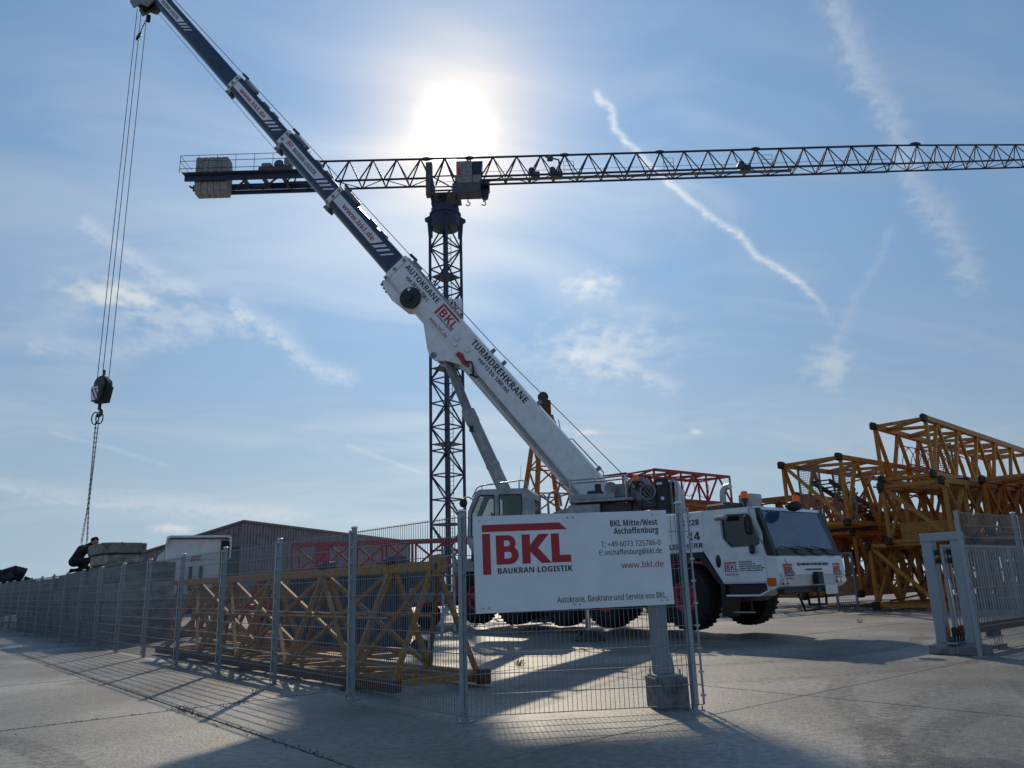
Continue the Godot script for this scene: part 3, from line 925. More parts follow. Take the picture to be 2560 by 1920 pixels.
	for z in [0.8, -0.8]:
		bar(cj, "girder", Vector3(-20.7, 0.55, z), Vector3(-10.5, 0.55, z), 0.16, 0.5, b)
	bar(cj, "lower_beam", Vector3(-20.2, 0.05, -0.8), Vector3(-10.5, 0.05, -0.8), 0.16, 0.3, b)
	for x in [-17.6, -16.0, -14.4, -12.8]:
		bar(cj, "cross_beam", Vector3(x, 0.4, -0.8), Vector3(x, 0.4, 0.8), 0.3, 0.2, b)
	for x in [-17.4, -15.0]:
		bar(cj, "diagonal_beam", Vector3(x, 0.3, -0.8), Vector3(x + 1.6, 0.3, 0.8), 0.12, 0.12, b)
	bar(cj, "end_brace", Vector3(-20.8, 0.5, -0.4), Vector3(-19.2, -0.3, -0.5), 0.2, 0.12, b)
	soft(cj, "deck", Vector3(-15.6, 0.83, 0.95), Vector3(10.4, 0.04, 0.6), 0.005, M.tower_grey)
	for y in [1.35, 1.85, 2.35]:
		rod(cj, "hand_rail", Vector3(-21.0, y if y > 1.4 else 1.2, 1.2), Vector3(-10.6, y if y > 1.4 else 1.2, 1.2), 0.025, b)
	for i in 8:
		rod(cj, "rail_post", Vector3(-21.0 + i * 1.48, 0.8, 1.2), Vector3(-21.0 + i * 1.48, 2.35, 1.2), 0.022, b)
	for y in [1.2, 1.85, 2.35]:
		rod(cj, "end_rail", Vector3(-21.0, y, -1.0), Vector3(-21.0, y, 1.2), 0.025, b)
	for i in 5:
		var x := -19.75 + i * 0.52
		put(cj, "ballast_block", prism(PackedVector2Array([Vector2(-0.62, 2.5), Vector2(0.35, 2.5), Vector2(0.62, 1.6), Vector2(0.62, -0.1), Vector2(0.4, -0.62), Vector2(-0.4, -0.62), Vector2(-0.62, -0.1)]), -0.245, 0.245, 0.03), M.pale_concrete, Transform3D(Basis(Vector3.UP, PI / 2), Vector3(x, 0, 0)))
	var wi := sub(cj, "hoist_winch", Transform3D(Basis(), Vector3(-13.6, 1.0, 0.1)))
	soft(wi, "winch_frame", Vector3(0, 0.25, 0), Vector3(2.6, 0.4, 1.3), 0.04, M.tower_grey)
	rod(wi, "winch_drum", Vector3(0.3, 0.7, -0.5), Vector3(0.3, 0.7, 0.5), 0.4, M.tower_grey, true)
	soft(wi, "winch_motor", Vector3(-0.8, 0.75, 0.0), Vector3(0.8, 0.55, 0.6), 0.08, M.grey_paint)
	soft(wi, "winch_cabinet", Vector3(1.0, 0.85, 0.2), Vector3(0.6, 0.9, 0.6), 0.03, M.grey_paint)
	# orange pyramid-shaped head of another crane, stood up in the yard
	var o := thing("crane_tower_head", "tapering orange lattice tower head with a dark sheave box, behind the white boom", "crane part", Vector3(1.65, 0, -40.5), 20.0)
	var m: Material = M.orange
	var top := [Vector3(-0.3, 10.0, -0.3), Vector3(0.3, 10.0, -0.3), Vector3(0.3, 10.0, 0.3), Vector3(-0.3, 10.0, 0.3)]
	var bot := [Vector3(-1.75, 0.1, -1.75), Vector3(1.75, 0.1, -1.75), Vector3(1.75, 0.1, 1.75), Vector3(-1.75, 0.1, 1.75)]
	for i in 4:
		bar(o, "leg", bot[i], top[i], 0.2, 0.2, m)
		for k in 7:
			var a0 := k / 7.0
			var a1 := (k + 1) / 7.0
			var j := (i + 1) % 4
			bar(o, "brace", (bot[i] as Vector3).lerp(top[i], a0), (bot[j] as Vector3).lerp(top[j], a1), 0.08, 0.08, m)
			bar(o, "strut", (bot[i] as Vector3).lerp(top[i], a1), (bot[j] as Vector3).lerp(top[j], a1), 0.07, 0.07, m)
	soft(o, "sheave_box", Vector3(0, 10.3, 0), Vector3(0.66, 1.1, 0.66), 0.06, M.rust)
	soft(o, "head_bracket", Vector3(-0.7, 10.6, 0), Vector3(1.0, 0.25, 0.4), 0.05, M.dark_steel)
	rod(o, "sheave", Vector3(0.0, 11.05, -0.1), Vector3(0.0, 11.05, 0.1), 0.28, M.dark_steel, true)
	for s in [-0.2, 0.2]:
		rod(o, "ladder_rail", Vector3(1.9, 4.0, s), Vector3(0.75, 9.8, s), 0.025, M.dark_steel)

# ------------------------------------------------------------------ mobile crane
func carve(p: Node3D, called: String, outer: PackedVector2Array, z0: float, z1: float, cuts: Array, m: Material) -> CSGCombiner3D:
	# a polygon in x and y drawn out from z0 to z1; cuts: [polygon, z0, z1] taken away
	var c := CSGCombiner3D.new()
	c.name = called
	c.material_override = m
	p.add_child(c, true)
	var add := func(poly: PackedVector2Array, a: float, b: float, cut: bool) -> void:
		var s := CSGPolygon3D.new()
		s.name = "cut" if cut else "solid"
		s.polygon = poly
		s.mode = CSGPolygon3D.MODE_DEPTH
		s.depth = b - a
		s.position.z = b
		s.smooth_faces = false
		if cut: s.operation = CSGShape3D.OPERATION_SUBTRACTION
		c.add_child(s, true)
	add.call(outer, z0, z1, false)
	for q in cuts:
		add.call(q[0], q[1], q[2], true)
	return c

func pv(a: Array) -> PackedVector2Array:
	var out := PackedVector2Array()
	for i in range(0, a.size(), 2):
		out.append(Vector2(a[i], a[i + 1]))
	return out

func tyre_mesh() -> ArrayMesh:
	var st := start()
	var prof := [[0.36, -0.20], [0.42, -0.235], [0.55, -0.26], [0.66, -0.25], [0.715, -0.22], [0.73, -0.12], [0.735, 0.0], [0.73, 0.12], [0.715, 0.22], [0.66, 0.25], [0.55, 0.26], [0.42, 0.235], [0.36, 0.20]]
	var seg := 36
	st.set_smooth_group(0)
	for i in prof.size() - 1:
		for j in seg:
			var a := TAU * j / seg
			var b := TAU * (j + 1) / seg
			var r0: float = prof[i][0]
			var r1: float = prof[i + 1][0]
			quad(st, Vector3(r0 * cos(a), r0 * sin(a), prof[i][1]), Vector3(r0 * cos(b), r0 * sin(b), prof[i][1]), Vector3(r1 * cos(b), r1 * sin(b), prof[i + 1][1]), Vector3(r1 * cos(a), r1 * sin(a), prof[i + 1][1]))
	st.set_smooth_group(-1)
	for j in 32:
		var a := TAU * j / 32
		for s in [-1, 1]:
			var a2: float = a + s * 0.05
			var o := Vector3(cos(a2), sin(a2), 0)
			sbar(st, o * 0.738 + Vector3(0, 0, s * 0.03), o.rotated(Vector3.BACK, s * 0.05) * 0.72 + Vector3(0, 0, s * 0.245), 0.06, 0.03, o)
	return finish(st)

func rim_mesh() -> ArrayMesh:
	return lathe(PackedVector2Array([Vector2(0.0, 0.10), Vector2(0.10, 0.10), Vector2(0.13, 0.05), Vector2(0.17, 0.03), Vector2(0.21, 0.0), Vector2(0.27, -0.01), Vector2(0.30, 0.04), Vector2(0.335, 0.06), Vector2(0.37, 0.06), Vector2(0.37, -0.3), Vector2(0.0, -0.3)]), 28)

func section_poly(hw: float, yt: float, yb: float) -> PackedVector2Array:
	var o := PackedVector2Array([Vector2(-hw * 0.86, yt), Vector2(hw * 0.86, yt), Vector2(hw, yt - 0.06)])
	var my := yb + hw * 0.78
	o.append(Vector2(hw, my))
	for i in range(1, 8):
		var a := PI * i / 8.0
		o.append(Vector2(hw * cos(a), my - hw * 0.78 * sin(a)))
	o.append(Vector2(-hw, my))
	o.append(Vector2(-hw, yt - 0.06))
	return o

func make_mobile_crane() -> void:
	var c := yard_thing("mobile_crane", "white five-axle mobile crane with raised telescopic boom standing on outriggers", "mobile crane", -11.83, 14.54)
	var axles := [0.0, -2.58, -4.3, -6.41, -8.29]
	var tm := tyre_mesh()
	var rm := rim_mesh()
	for i in axles.size():
		for s in [-0.27, -2.48]:
			var near: bool = s > -1.0
			var turn := 0.0 if i > 0 else deg_to_rad(-4.0)
			var wh := sub(c, "wheel", Transform3D(Basis(Vector3.UP, turn), Vector3(axles[i], 0.93, s)))
			put(wh, "tyre", tm, M.rubber)
			var rb := Basis(Vector3.RIGHT, PI / 2 if near else -PI / 2)
			put(wh, "rim", rm, M.wheel_red, Transform3D(rb, Vector3(0, 0, 0.16 if near else -0.16)))
			for k in 10:
				var a := TAU * k / 10
				rod(wh, "wheel_nut", Vector3(cos(a) * 0.24, sin(a) * 0.24, 0.15 if near else -0.15), Vector3(cos(a) * 0.24, sin(a) * 0.24, 0.19 if near else -0.19), 0.017, M.dark_steel)
	# chassis
	put(c, "chassis_beam", prism(pv([1.1, 0.95, 1.2, 1.35, 0.6, 1.62, -9.4, 1.62, -9.5, 1.0, -9.2, 0.78, 0.8, 0.78]), -2.1, -0.65, 0.03), M.chassis_dark)
	put(c, "mudguard", prism(pv([0.62, 1.89, 1.14, 1.14, 1.04, 0.5, 0.98, 0.5, 1.02, 1.15, 0.52, 1.76, -1.2, 1.76, -1.2, 1.89]), -0.62, -0.03, 0.01), M.chassis_dark)
	put(c, "mudguard", prism(pv([0.62, 1.89, 1.0, 1.34, 0.9, 1.34, 0.52, 1.76, -1.2, 1.76, -1.2, 1.89]), -2.72, -2.12, 0.01), M.chassis_dark)
	soft(c, "deck_plate", Vector3(-5.35, 1.80, -1.375), Vector3(8.2, 0.12, 2.66), 0.02, M.pale_grey_paint)
	soft(c, "side_locker", Vector3(-5.35, 1.68, -0.3), Vector3(0.5, 0.3, 0.5), 0.02, M.chassis_dark)
	soft(c, "rear_locker", Vector3(-9.2, 1.35, -0.4), Vector3(0.55, 0.8, 0.7), 0.03, M.red_steel)
	soft(c, "rear_step", Vector3(-9.0, 2.0, -0.5), Vector3(0.9, 0.32, 0.8), 0.03, M.pale_grey_paint)
	letters(c, "TAIFUN", -9.35, 1.93, -8.75, 2.05, -0.098, M.black_print)
	for i in 4:
		soft(c, "axle_beam", Vector3(axles[i], 0.93, -1.375), Vector3(0.3, 0.34, 1.8), 0.05, M.dark_steel)
	# engine hood and tank behind the cab
	soft(c, "engine_hood", Vector3(0.06, 2.37, -1.36), Vector3(1.24, 0.94, 2.62), 0.035, M.white_paint)
	letters(c, "AK 228", -0.08, 2.525, 0.57, 2.655, -0.044, M.black_print)
	letters(c, "14", 0.23, 2.185, 0.57, 2.37, -0.044, M.black_print)
	letters(c, "LIEBHERR", -0.35, 2.015, 0.63, 2.12, -0.044, M.black_print)
	box(c, "notice_plate", Vector3(0.36, 1.945, -0.045), Vector3(0.5, 0.06, 0.008), M.white_print)
	soft(c, "air_filter", Vector3(0.45, 2.95, -1.3), Vector3(0.7, 0.22, 0.7), 0.05, M.dark_steel)
	soft(c, "radiator_box", Vector3(0.85, 3.02, -1.75), Vector3(0.35, 0.5, 0.5), 0.03, M.pale_grey_paint)
	tube(c, "exhaust_pipe", [Vector3(0.5, 2.85, -1.15), Vector3(0.5, 3.25, -1.15), Vector3(0.52, 3.36, -1.15), Vector3(0.60, 3.44, -1.15), Vector3(0.74, 3.45, -1.15)], 0.075, M.aluminium, 12)
	# driver's cab
	var cab := sub(c, "driver_cab")
	var outer := pv([0.70, 2.83, 2.04, 2.81, 2.12, 2.74, 2.42, 1.76, 2.47, 1.70, 2.50, 1.35, 2.44, 1.12, 2.32, 1.06, 2.18, 1.06, 2.16, 1.20, 1.10, 1.20, 0.64, 1.9])
	var inner := pv([0.76, 2.76, 2.06, 2.75, 2.36, 1.76, 2.36, 1.3, 1.2, 1.3, 0.74, 1.92])
	var side_window := pv([1.16, 2.70, 1.9, 2.67, 2.00, 2.55, 2.13, 2.20, 2.12, 2.02, 2.05, 1.97, 1.36, 1.97, 1.17, 2.18])
	var screen := pv([2.0, 2.70, 2.3, 2.80, 2.6, 1.79, 2.3, 1.79])
	var shell := carve(cab, "cab_shell", outer, -2.69, -0.06, [[inner, -2.62, -0.12], [side_window, -2.8, 0.1], [screen, -2.58, -0.17], [rect(0.6, 2.0, 0.9, 2.68), -2.2, -0.6]], M.white_paint)
	put(cab, "side_window", prism(side_window, -0.115, -0.105), M.cab_side_glass)
	put(cab, "side_window", prism(side_window, -2.65, -2.64), M.cab_side_glass)
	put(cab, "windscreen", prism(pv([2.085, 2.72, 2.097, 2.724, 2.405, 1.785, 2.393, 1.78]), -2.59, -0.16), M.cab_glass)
	for z in [-0.15, -2.63]:
		put(cab, "screen_pillar", prism(pv([2.07, 2.775, 2.128, 2.775, 2.44, 1.74, 2.24, 1.76, 2.12, 2.2]), z - 0.05, z + 0.096 if z > -1.0 else z + 0.05, 0.008), M.black)
	put(cab, "screen_sill", prism(pv([2.38, 1.89, 2.408, 1.895, 2.45, 1.76, 2.42, 1.755]), -2.58, -0.17), M.black)
	letters(cab, "LIEBHERR", 0, 0, 0.42, 0.07, 0, M.white_print).transform = Transform3D(Basis(Vector3(0, 0, -1), Vector3(-0.29, 0.957, 0), Vector3(0.957, 0.29, 0)) * Basis.from_scale(Vector3(0.34, 0.28, 0.05)), Vector3(2.432, 1.80, -0.24))
	for z in [-0.75, -1.35, -1.95]:
		tube(cab, "wiper_arm", [Vector3(2.47, 1.75, z - 0.45), Vector3(2.452, 1.79, z - 0.2), Vector3(2.40, 1.93, z + 0.1)], 0.012, M.black, 5)
		tube(cab, "wiper_blade", [Vector3(2.43, 1.87, z - 0.25), Vector3(2.40, 1.955, z + 0.4)], 0.012, M.black, 5)
	# hood panels and lamps on the nose
	put(cab, "nose_panel", prism(pv([-1.05, 0.36, 1.05, 0.36, 0.72, 0.02, -0.72, 0.02]), 0, 0.012, 0.004), M.white_paint, Transform3D(Basis(Vector3(0, 0, -1), Vector3(-0.07, 0.997, 0), Vector3(0.997, 0.07, 0)), Vector3(2.505, 1.32, -1.375)))
	var nose := sub(cab, "nose_print", Transform3D(Basis(Vector3(0, 0, -1), Vector3(-0.07, 0.997, 0), Vector3(0.997, 0.07, 0)), Vector3(2.522, 1.32, -1.375)))
	letters(nose, "NACH OBEN GIBT ES BEI UNS KEINE GRENZEN", -0.62, 0.22, 0.62, 0.275, 0.0, M.black_print)
	letters(nose, "AUTOKRANE BAUKRANE SERVICE", -0.34, 0.115, 0.34, 0.15, 0.0, M.black_print)
	logo(nose, -1.14, 0.26, 0.34, 0.25, -0.004, false, true)
	logo(nose, 0.80, 0.26, 0.34, 0.25, -0.004, false, true)
	letters(nose, "www.bkl.de", -1.12, -0.06, -0.83, -0.02, -0.004, M.red_print, plain)
	letters(nose, "www.bkl.de", 0.83, -0.06, 1.12, -0.02, -0.004, M.red_print, plain)
	for z in [-0.14, -0.20, -0.35, -2.35, -2.50, -2.60]:
		var y: float = 1.38 if absf(z + 1.375) > 1.23 else 1.22
		var lamp := rod(cab, "headlight", Vector3(2.44, y, z), Vector3(2.52, y, z), 0.062, M.chrome, true)
		rod(cab, "headlight_lens", Vector3(2.52, y, z), Vector3(2.527, y, z), 0.052, M.lens_clear, true)
	soft(cab, "indicator", Vector3(2.30, 1.22, -0.045), Vector3(0.2, 0.16, 0.05), 0.01, M.amber)
	soft(cab, "tow_coupling", Vector3(2.56, 1.27, -1.42), Vector3(0.14, 0.26, 0.22), 0.01, M.black)
	soft(cab, "bumper_beam", Vector3(2.36, 1.02, -1.4), Vector3(0.2, 0.1, 2.3), 0.02, M.dark_steel)
	soft(cab, "number_plate", Vector3(2.52, 1.02, -1.98), Vector3(0.02, 0.20, 0.50), 0.004, M.white_print)
	tube(cab, "tow_bar", [Vector3(2.5, 1.1, -1.42), Vector3(2.52, 0.62, -1.42), Vector3(2.42, 0.60, -1.0), Vector3(2.36, 0.95, -0.9)], 0.03, M.black)
	tube(cab, "tow_frame", [Vector3(2.4, 1.0, -1.2), Vector3(2.4, 0.72, -1.22), Vector3(2.4, 0.7, -1.9), Vector3(2.4, 1.0, -1.95)], 0.03, M.black)
	# door, steps, mirrors
	var door := poly_frame(cab, "door", pv([0.92, 2.74, 2.03, 2.72, 2.20, 2.24, 2.20, 1.23, 1.10, 1.23, 0.95, 1.62, 0.92, 2.0]), side_window, -0.062, -0.035, M.white_paint)
	put(door, "handle", lathe(PackedVector2Array([Vector2(0.0, 0.015), Vector2(0.05, 0.012), Vector2(0.075, 0.0), Vector2(0.0, -0.02)]), 16), M.black, Transform3D(Basis(Vector3.RIGHT, PI / 2) * Basis.from_scale(Vector3(1, 1, 1.9)), Vector3(1.02, 1.69, -0.034)))
	logo(door, 1.17, 1.66, 0.34, 0.21, -0.035)
	letters(door, "www.bkl.de", 1.17, 1.375, 1.52, 1.42, -0.032, M.red_print, plain)
	var yy := 1.665
	for tx in ["BKL MITTE/WEST", "Gutleutstrasse 35", "60329 Frankfurt am Main", "Telefon: 069 133 87 81-002", "E-Mail: autokrane@bkl.de"]:
		letters(door, tx, 1.55, yy - 0.03, 1.55 + 0.024 * tx.length(), yy, -0.032, M.black_print)
		yy -= 0.045
	put(cab, "step_box", prism(pv([1.14, 1.19, 2.16, 1.19, 2.16, 1.06, 1.98, 0.97, 1.14, 0.97]), -0.6, -0.12), M.black)
	put(cab, "step_edge", prism(pv([1.12, 0.97, 1.97, 0.97, 2.28, 1.10, 2.28, 1.06, 1.98, 0.93, 1.12, 0.93]), -0.6, -0.06, 0.005), M.white_paint)
	soft(cab, "hanging_step", Vector3(1.45, 0.60, -0.2), Vector3(0.44, 0.035, 0.2), 0.008, M.aluminium)
	for x in [1.28, 1.62]:
		bar(cab, "step_strap", Vector3(x, 0.6, -0.25), Vector3(x, 0.95, -0.25), 0.02, 0.03, M.black)
	soft(cab, "mirror", Vector3(1.30, 2.62, 0.12), Vector3(0.34, 0.12, 0.12), 0.04, M.pale_grey_paint)
	soft(cab, "mirror", Vector3(2.02, 2.42, 0.16), Vector3(0.1, 0.42, 0.22), 0.04, M.black)
	tube(cab, "mirror_arm", [Vector3(1.98, 2.79, -0.1), Vector3(2.05, 2.76, 0.15), Vector3(2.14, 2.5, 0.17), Vector3(2.16, 2.2, 0.08), Vector3(2.2, 2.0, -0.04)], 0.016, M.pale_grey_paint)
	soft(cab, "mirror", Vector3(1.98, 1.9, 0.06), Vector3(0.12, 0.2, 0.12), 0.04, M.black)
	tube(cab, "mirror_arm", [Vector3(2.05, 2.85, -0.35), Vector3(2.2, 2.90, -0.7), Vector3(2.36, 2.88, -1.0)], 0.016, M.black)
	put(cab, "mirror", lathe(PackedVector2Array([Vector2(0.0, 0.12), Vector2(0.12, 0.09), Vector2(0.2, 0.0), Vector2(0.12, -0.09), Vector2(0.0, -0.12)]), 16), M.black, Transform3D(Basis(), Vector3(2.38, 2.82, -1.1)))
	for q in [[1.65, 2.83, -0.35], [1.7, 2.83, -2.35]]:
		beacon(cab, Vector3(q[0], q[1], q[2]))
	# what shows through the glass
	soft(cab, "dashboard", Vector3(2.16, 1.74, -1.375), Vector3(0.34, 0.26, 2.3), 0.06, M.black)
	put(cab, "steering_wheel", torus(0.21, 0.018), M.black, Transform3D(Basis(Vector3.BACK, 0.5), Vector3(1.85, 2.0, -2.0)))
	for z in [-0.75, -2.0]:
		soft(cab, "seat", Vector3(1.2, 1.66, z), Vector3(0.5, 0.16, 0.5), 0.05, M.clothes)
		soft(cab, "seat", Vector3(0.98, 2.05, z), Vector3(0.14, 0.72, 0.46), 0.05, M.clothes)
	put(cab, "hard_hat", lathe(PackedVector2Array([Vector2(0.0, 0.15), Vector2(0.05, 0.145), Vector2(0.10, 0.115), Vector2(0.125, 0.06), Vector2(0.13, 0.0), Vector2(0.165, -0.005), Vector2(0.165, -0.015), Vector2(0.0, -0.015)]), 20), M.white_print, Transform3D(Basis(Vector3.BACK, 0.5), Vector3(2.15, 1.89, -0.82)))
	# outriggers
	for q in [[-1.8, 1.35], [-9.75, 1.35], [-9.75, -4.1]]:
		var r := sub(c, "outrigger", Transform3D(Basis(), Vector3(q[0], 0, q[1])))
		var inw := -1.0 if q[1] > 0 else 1.0
		bar(r, "outrigger_beam", Vector3(0, 1.0, 0.14 * -inw), Vector3(0, 1.0, inw * 2.4), 0.30, 0.30, M.pale_grey_paint)
		rod(r, "jack_housing", Vector3(0, 0.72, 0), Vector3(0, 1.3, 0), 0.12, M.pale_grey_paint, true)
		rod(r, "jack_rod", Vector3(0, 0.2, 0), Vector3(0, 0.8, 0), 0.066, M.chrome, true)
		put(r, "foot_pad", lathe(PackedVector2Array([Vector2(0.0, 0.24), Vector2(0.12, 0.23), Vector2(0.14, 0.13), Vector2(0.34, 0.10), Vector2(0.38, 0.02), Vector2(0.38, 0.0), Vector2(0.0, 0.0)]), 24), M.dark_steel)
		for s in [-1, 1]:
			box(r, "pad_grip", Vector3(s * 0.22, 0.16, 0), Vector3(0.12, 0.1, 0.16), M.dark_steel)
	make_superstructure(c)

func poly_frame(p: Node3D, called: String, outer: PackedVector2Array, hole: PackedVector2Array, z0: float, z1: float, m: Material) -> Node3D:
	return carve(p, called, outer, z0, z1, [[hole, z0 - 0.1, z1 + 0.1]], m)

func torus(r: float, t: float) -> TorusMesh:
	var o := TorusMesh.new()
	o.inner_radius = r - t
	o.outer_radius = r + t
	o.rings = 24
	o.ring_segments = 8
	return o

func beacon(p: Node3D, at: Vector3) -> void:
	var b := sub(p, "beacon", Transform3D(Basis(), at))
	rod(b, "beacon_stem", Vector3(0, -0.04, 0), Vector3(0, 0.14, 0), 0.035, M.black, true)
	rod(b, "beacon_base", Vector3(0, 0.12, 0), Vector3(0, 0.2, 0), 0.075, M.black, true)
	put(b, "beacon_cap", lathe(PackedVector2Array([Vector2(0.08, 0.2), Vector2(0.082, 0.30), Vector2(0.065, 0.355), Vector2(0.0, 0.37)]), 16), M.amber)

func make_superstructure(c: Node3D) -> void:
	var T := c.transform * Vector3(-4.3, 0, -1.33)
	var world := Transform3D(Basis(Vector3.UP, deg_to_rad(164.26)), T)
	var s := sub(c, "superstructure", c.transform.affine_inverse() * world)      # x towards the boom tip, -z towards the camera
	rod(s, "turntable", Vector3(0, 1.6, 0), Vector3(0, 2.2, 0), 1.05, M.chassis_dark, true)
	put(s, "main_frame", prism(pv([2.3, 2.15, 2.2, 2.6, 0.8, 3.3, 0.2, 3.42, -1.5, 3.42, -1.5, 2.15]), -0.75, 0.95, 0.03), M.pale_grey_paint)
	put(s, "side_cover", prism(pv([0.95, 2.3, 0.3, 3.38, -0.55, 3.38, -0.55, 2.3]), -1.33, -0.76, 0.025), M.pale_grey_paint)
	put(s, "rear_cover", prism(pv([-0.58, 2.3, -0.58, 3.38, -1.4, 3.38, -1.4, 2.3]), -1.15, -0.76, 0.02), M.dark_steel)
	soft(s, "deck", Vector3(-0.6, 3.47, -1.0), Vector3(1.75, 0.07, 0.75), 0.01, M.pale_grey_paint)
	soft(s, "deck_upstand", Vector3(-0.35, 3.58, -1.2), Vector3(1.25, 0.15, 0.3), 0.02, M.pale_grey_paint)
	for x in [0.24, -1.3]:
		rod(s, "rail_post", Vector3(x, 3.5, -1.35), Vector3(x, 4.12, -1.35), 0.028, M.aluminium)
	for y in [3.98, 4.07]:
		tube(s, "hand_rail", [Vector3(0.5, y - 0.02, -1.35), Vector3(-0.5, y, -1.36), Vector3(-1.38, y + 0.03, -1.35)], 0.022, M.aluminium)
	tube(s, "grab_arch", [Vector3(0.95, 3.15, -1.0), Vector3(0.96, 3.6, -1.0), Vector3(0.9, 3.78, -1.0), Vector3(0.76, 3.84, -1.0), Vector3(0.62, 3.76, -1.0), Vector3(0.58, 3.4, -1.0)], 0.035, M.pale_grey_paint)
	tube(s, "grab_arch", [Vector3(1.22, 3.5, -0.9), Vector3(1.2, 3.72, -0.9), Vector3(1.12, 3.78, -0.9), Vector3(1.05, 3.7, -0.9)], 0.025, M.pale_grey_paint)
	# winches, hoses and boxes on the rear deck
	rod(s, "winch_drum", Vector3(-1.55, 3.72, -0.55), Vector3(-1.55, 3.72, 0.55), 0.34, M.dark_steel, true)
	for z in [-0.6, 0.6]:
		rod(s, "winch_flange", Vector3(-1.55, 3.72, z - 0.03), Vector3(-1.55, 3.72, z + 0.03), 0.43, M.grey_paint, true)
	for z in [-0.52, 0.52]:
		put(s, "boom_bracket", prism(pv([-1.0, 2.9, -0.3, 2.9, -0.42, 3.45, -0.75, 3.55, -1.0, 3.3]), z - 0.05, z + 0.05, 0.01), M.pale_grey_paint)
	soft(s, "valve_block", Vector3(-1.15, 3.72, -1.05), Vector3(0.42, 0.36, 0.3), 0.03, M.grey_paint)
	soft(s, "hydraulic_box", Vector3(-1.72, 3.7, -1.08), Vector3(0.36, 0.62, 0.34), 0.04, M.grey_paint)
	soft(s, "hydraulic_box", Vector3(-1.9, 3.35, -1.1), Vector3(0.4, 0.34, 0.4), 0.03, M.dark_steel)
	rod(s, "filter_can", Vector3(-0.52, 3.62, -1.22), Vector3(-0.52, 3.92, -1.22), 0.09, M.black, true)
	soft(s, "pump_motor", Vector3(-0.42, 3.68, -1.1), Vector3(0.42, 0.14, 0.3), 0.03, M.black)
	rod(s, "hose_reel", Vector3(-0.88, 3.79, -1.3), Vector3(-0.88, 3.79, -1.22), 0.17, M.grey_paint, true)
	for k in 6:
		var a := k * 1.1
		tube(s, "hose", [Vector3(-1.35 - 0.08 * k, 3.65 + 0.05 * (k % 3), -1.24), Vector3(-1.5 - 0.06 * k, 3.95 - 0.07 * k, -1.34), Vector3(-1.75, 3.9 - 0.09 * k, -1.36), Vector3(-1.95, 3.55 - 0.05 * k, -1.28)], 0.022, M.grey_paint if k % 2 else M.black, 6)
	put(s, "hose_coil", torus(0.2, 0.02), M.grey_paint, Transform3D(Basis(Vector3.RIGHT, PI / 2), Vector3(-1.88, 3.62, -1.38)))
	rod(s, "aerial", Vector3(-1.83, 3.9, -1.2), Vector3(-1.83, 4.18, -1.2), 0.02, M.black)
	soft(s, "counterweight", Vector3(-2.26, 2.98, 0.0), Vector3(0.36, 1.96, 2.75), 0.05, M.black)
	soft(s, "counterweight_cover", Vector3(-2.56, 2.98, 0.0), Vector3(0.22, 1.9, 2.7), 0.08, M.pale_grey_paint)
	soft(s, "warning_label", Vector3(-2.2, 3.82, -1.378), Vector3(0.14, 0.06, 0.006), 0.001, M.white_print)
	soft(s, "warning_label", Vector3(-2.26, 3.42, -1.378), Vector3(0.08, 0.08, 0.006), 0.001, M.white_print)
	soft(s, "rear_ballast", Vector3(-2.0, 2.55, 0.0), Vector3(0.5, 0.8, 2.6), 0.05, M.red_steel)
	beacon(s, Vector3(-1.58, 3.72, -1.36))
	# crane operator's cabin
	var k := sub(c, "operator_cabin", s.transform)
	var outer := pv([1.28, 2.2, 1.3, 3.78, 1.5, 3.93, 2.86, 3.97, 2.98, 3.9, 3.22, 3.36, 3.26, 2.5, 3.1, 2.2])
	var inner := pv([1.36, 2.28, 1.38, 3.76, 1.52, 3.86, 2.86, 3.9, 2.94, 3.84, 3.16, 3.34, 3.2, 2.52, 3.06, 2.28])
	var wa := pv([2.42, 3.80, 2.84, 3.82, 2.90, 3.78, 3.13, 3.3, 3.15, 2.62, 2.42, 2.62])
	var wb := pv([1.62, 3.78, 2.30, 3.80, 2.30, 2.62, 1.86, 2.62, 1.66, 3.05, 1.60, 3.4])
	var wf := pv([2.95, 3.82, 3.3, 3.9, 3.4, 2.6, 3.1, 2.6, 3.1, 3.3])
	carve(k, "cabin_shell", outer, -1.37, -0.45, [[inner, -1.31, -0.51], [wa, -1.6, -0.2], [wb, -1.6, -0.2], [wf, -1.28, -0.54], [rect(1.2, 2.7, 1.45, 3.6), -1.2, -0.6]], M.pale_grey_paint)
	for z in [-1.345, -0.485]:
		put(k, "front_pane", prism(wa, z - 0.005, z + 0.005), M.green_glass)
		put(k, "door_pane", prism(wb, z - 0.005, z + 0.005), M.green_glass)
		carve(k, "pane_rim", inset(wa, -0.012), z - 0.012, z + 0.012, [[inset(wa, 0.035), z - 0.1, z + 0.1]], M.black)
		carve(k, "pane_rim", inset(wb, -0.012), z - 0.012, z + 0.012, [[inset(wb, 0.03), z - 0.1, z + 0.1]], M.black)
	put(k, "windscreen", prism(pv([2.955, 3.8, 2.965, 3.8, 3.2, 3.33, 3.23, 2.6, 3.22, 2.6, 3.19, 3.33]), -1.28, -0.54), M.green_glass)
	soft(k, "seat", Vector3(1.95, 2.75, -0.9), Vector3(0.5, 0.2, 0.5), 0.06, M.clothes)
	soft(k, "seat", Vector3(1.75, 3.2, -0.9), Vector3(0.16, 0.95, 0.48), 0.06, M.clothes)
	soft(k, "sun_blind", Vector3(1.95, 3.25, -0.545), Vector3(0.6, 1.1, 0.02), 0.004, M.green_cloth if M.has("green_cloth") else M.black)
	soft(k, "control_stand", Vector3(2.75, 2.7, -0.75), Vector3(0.14, 0.7, 0.3), 0.04, M.black)
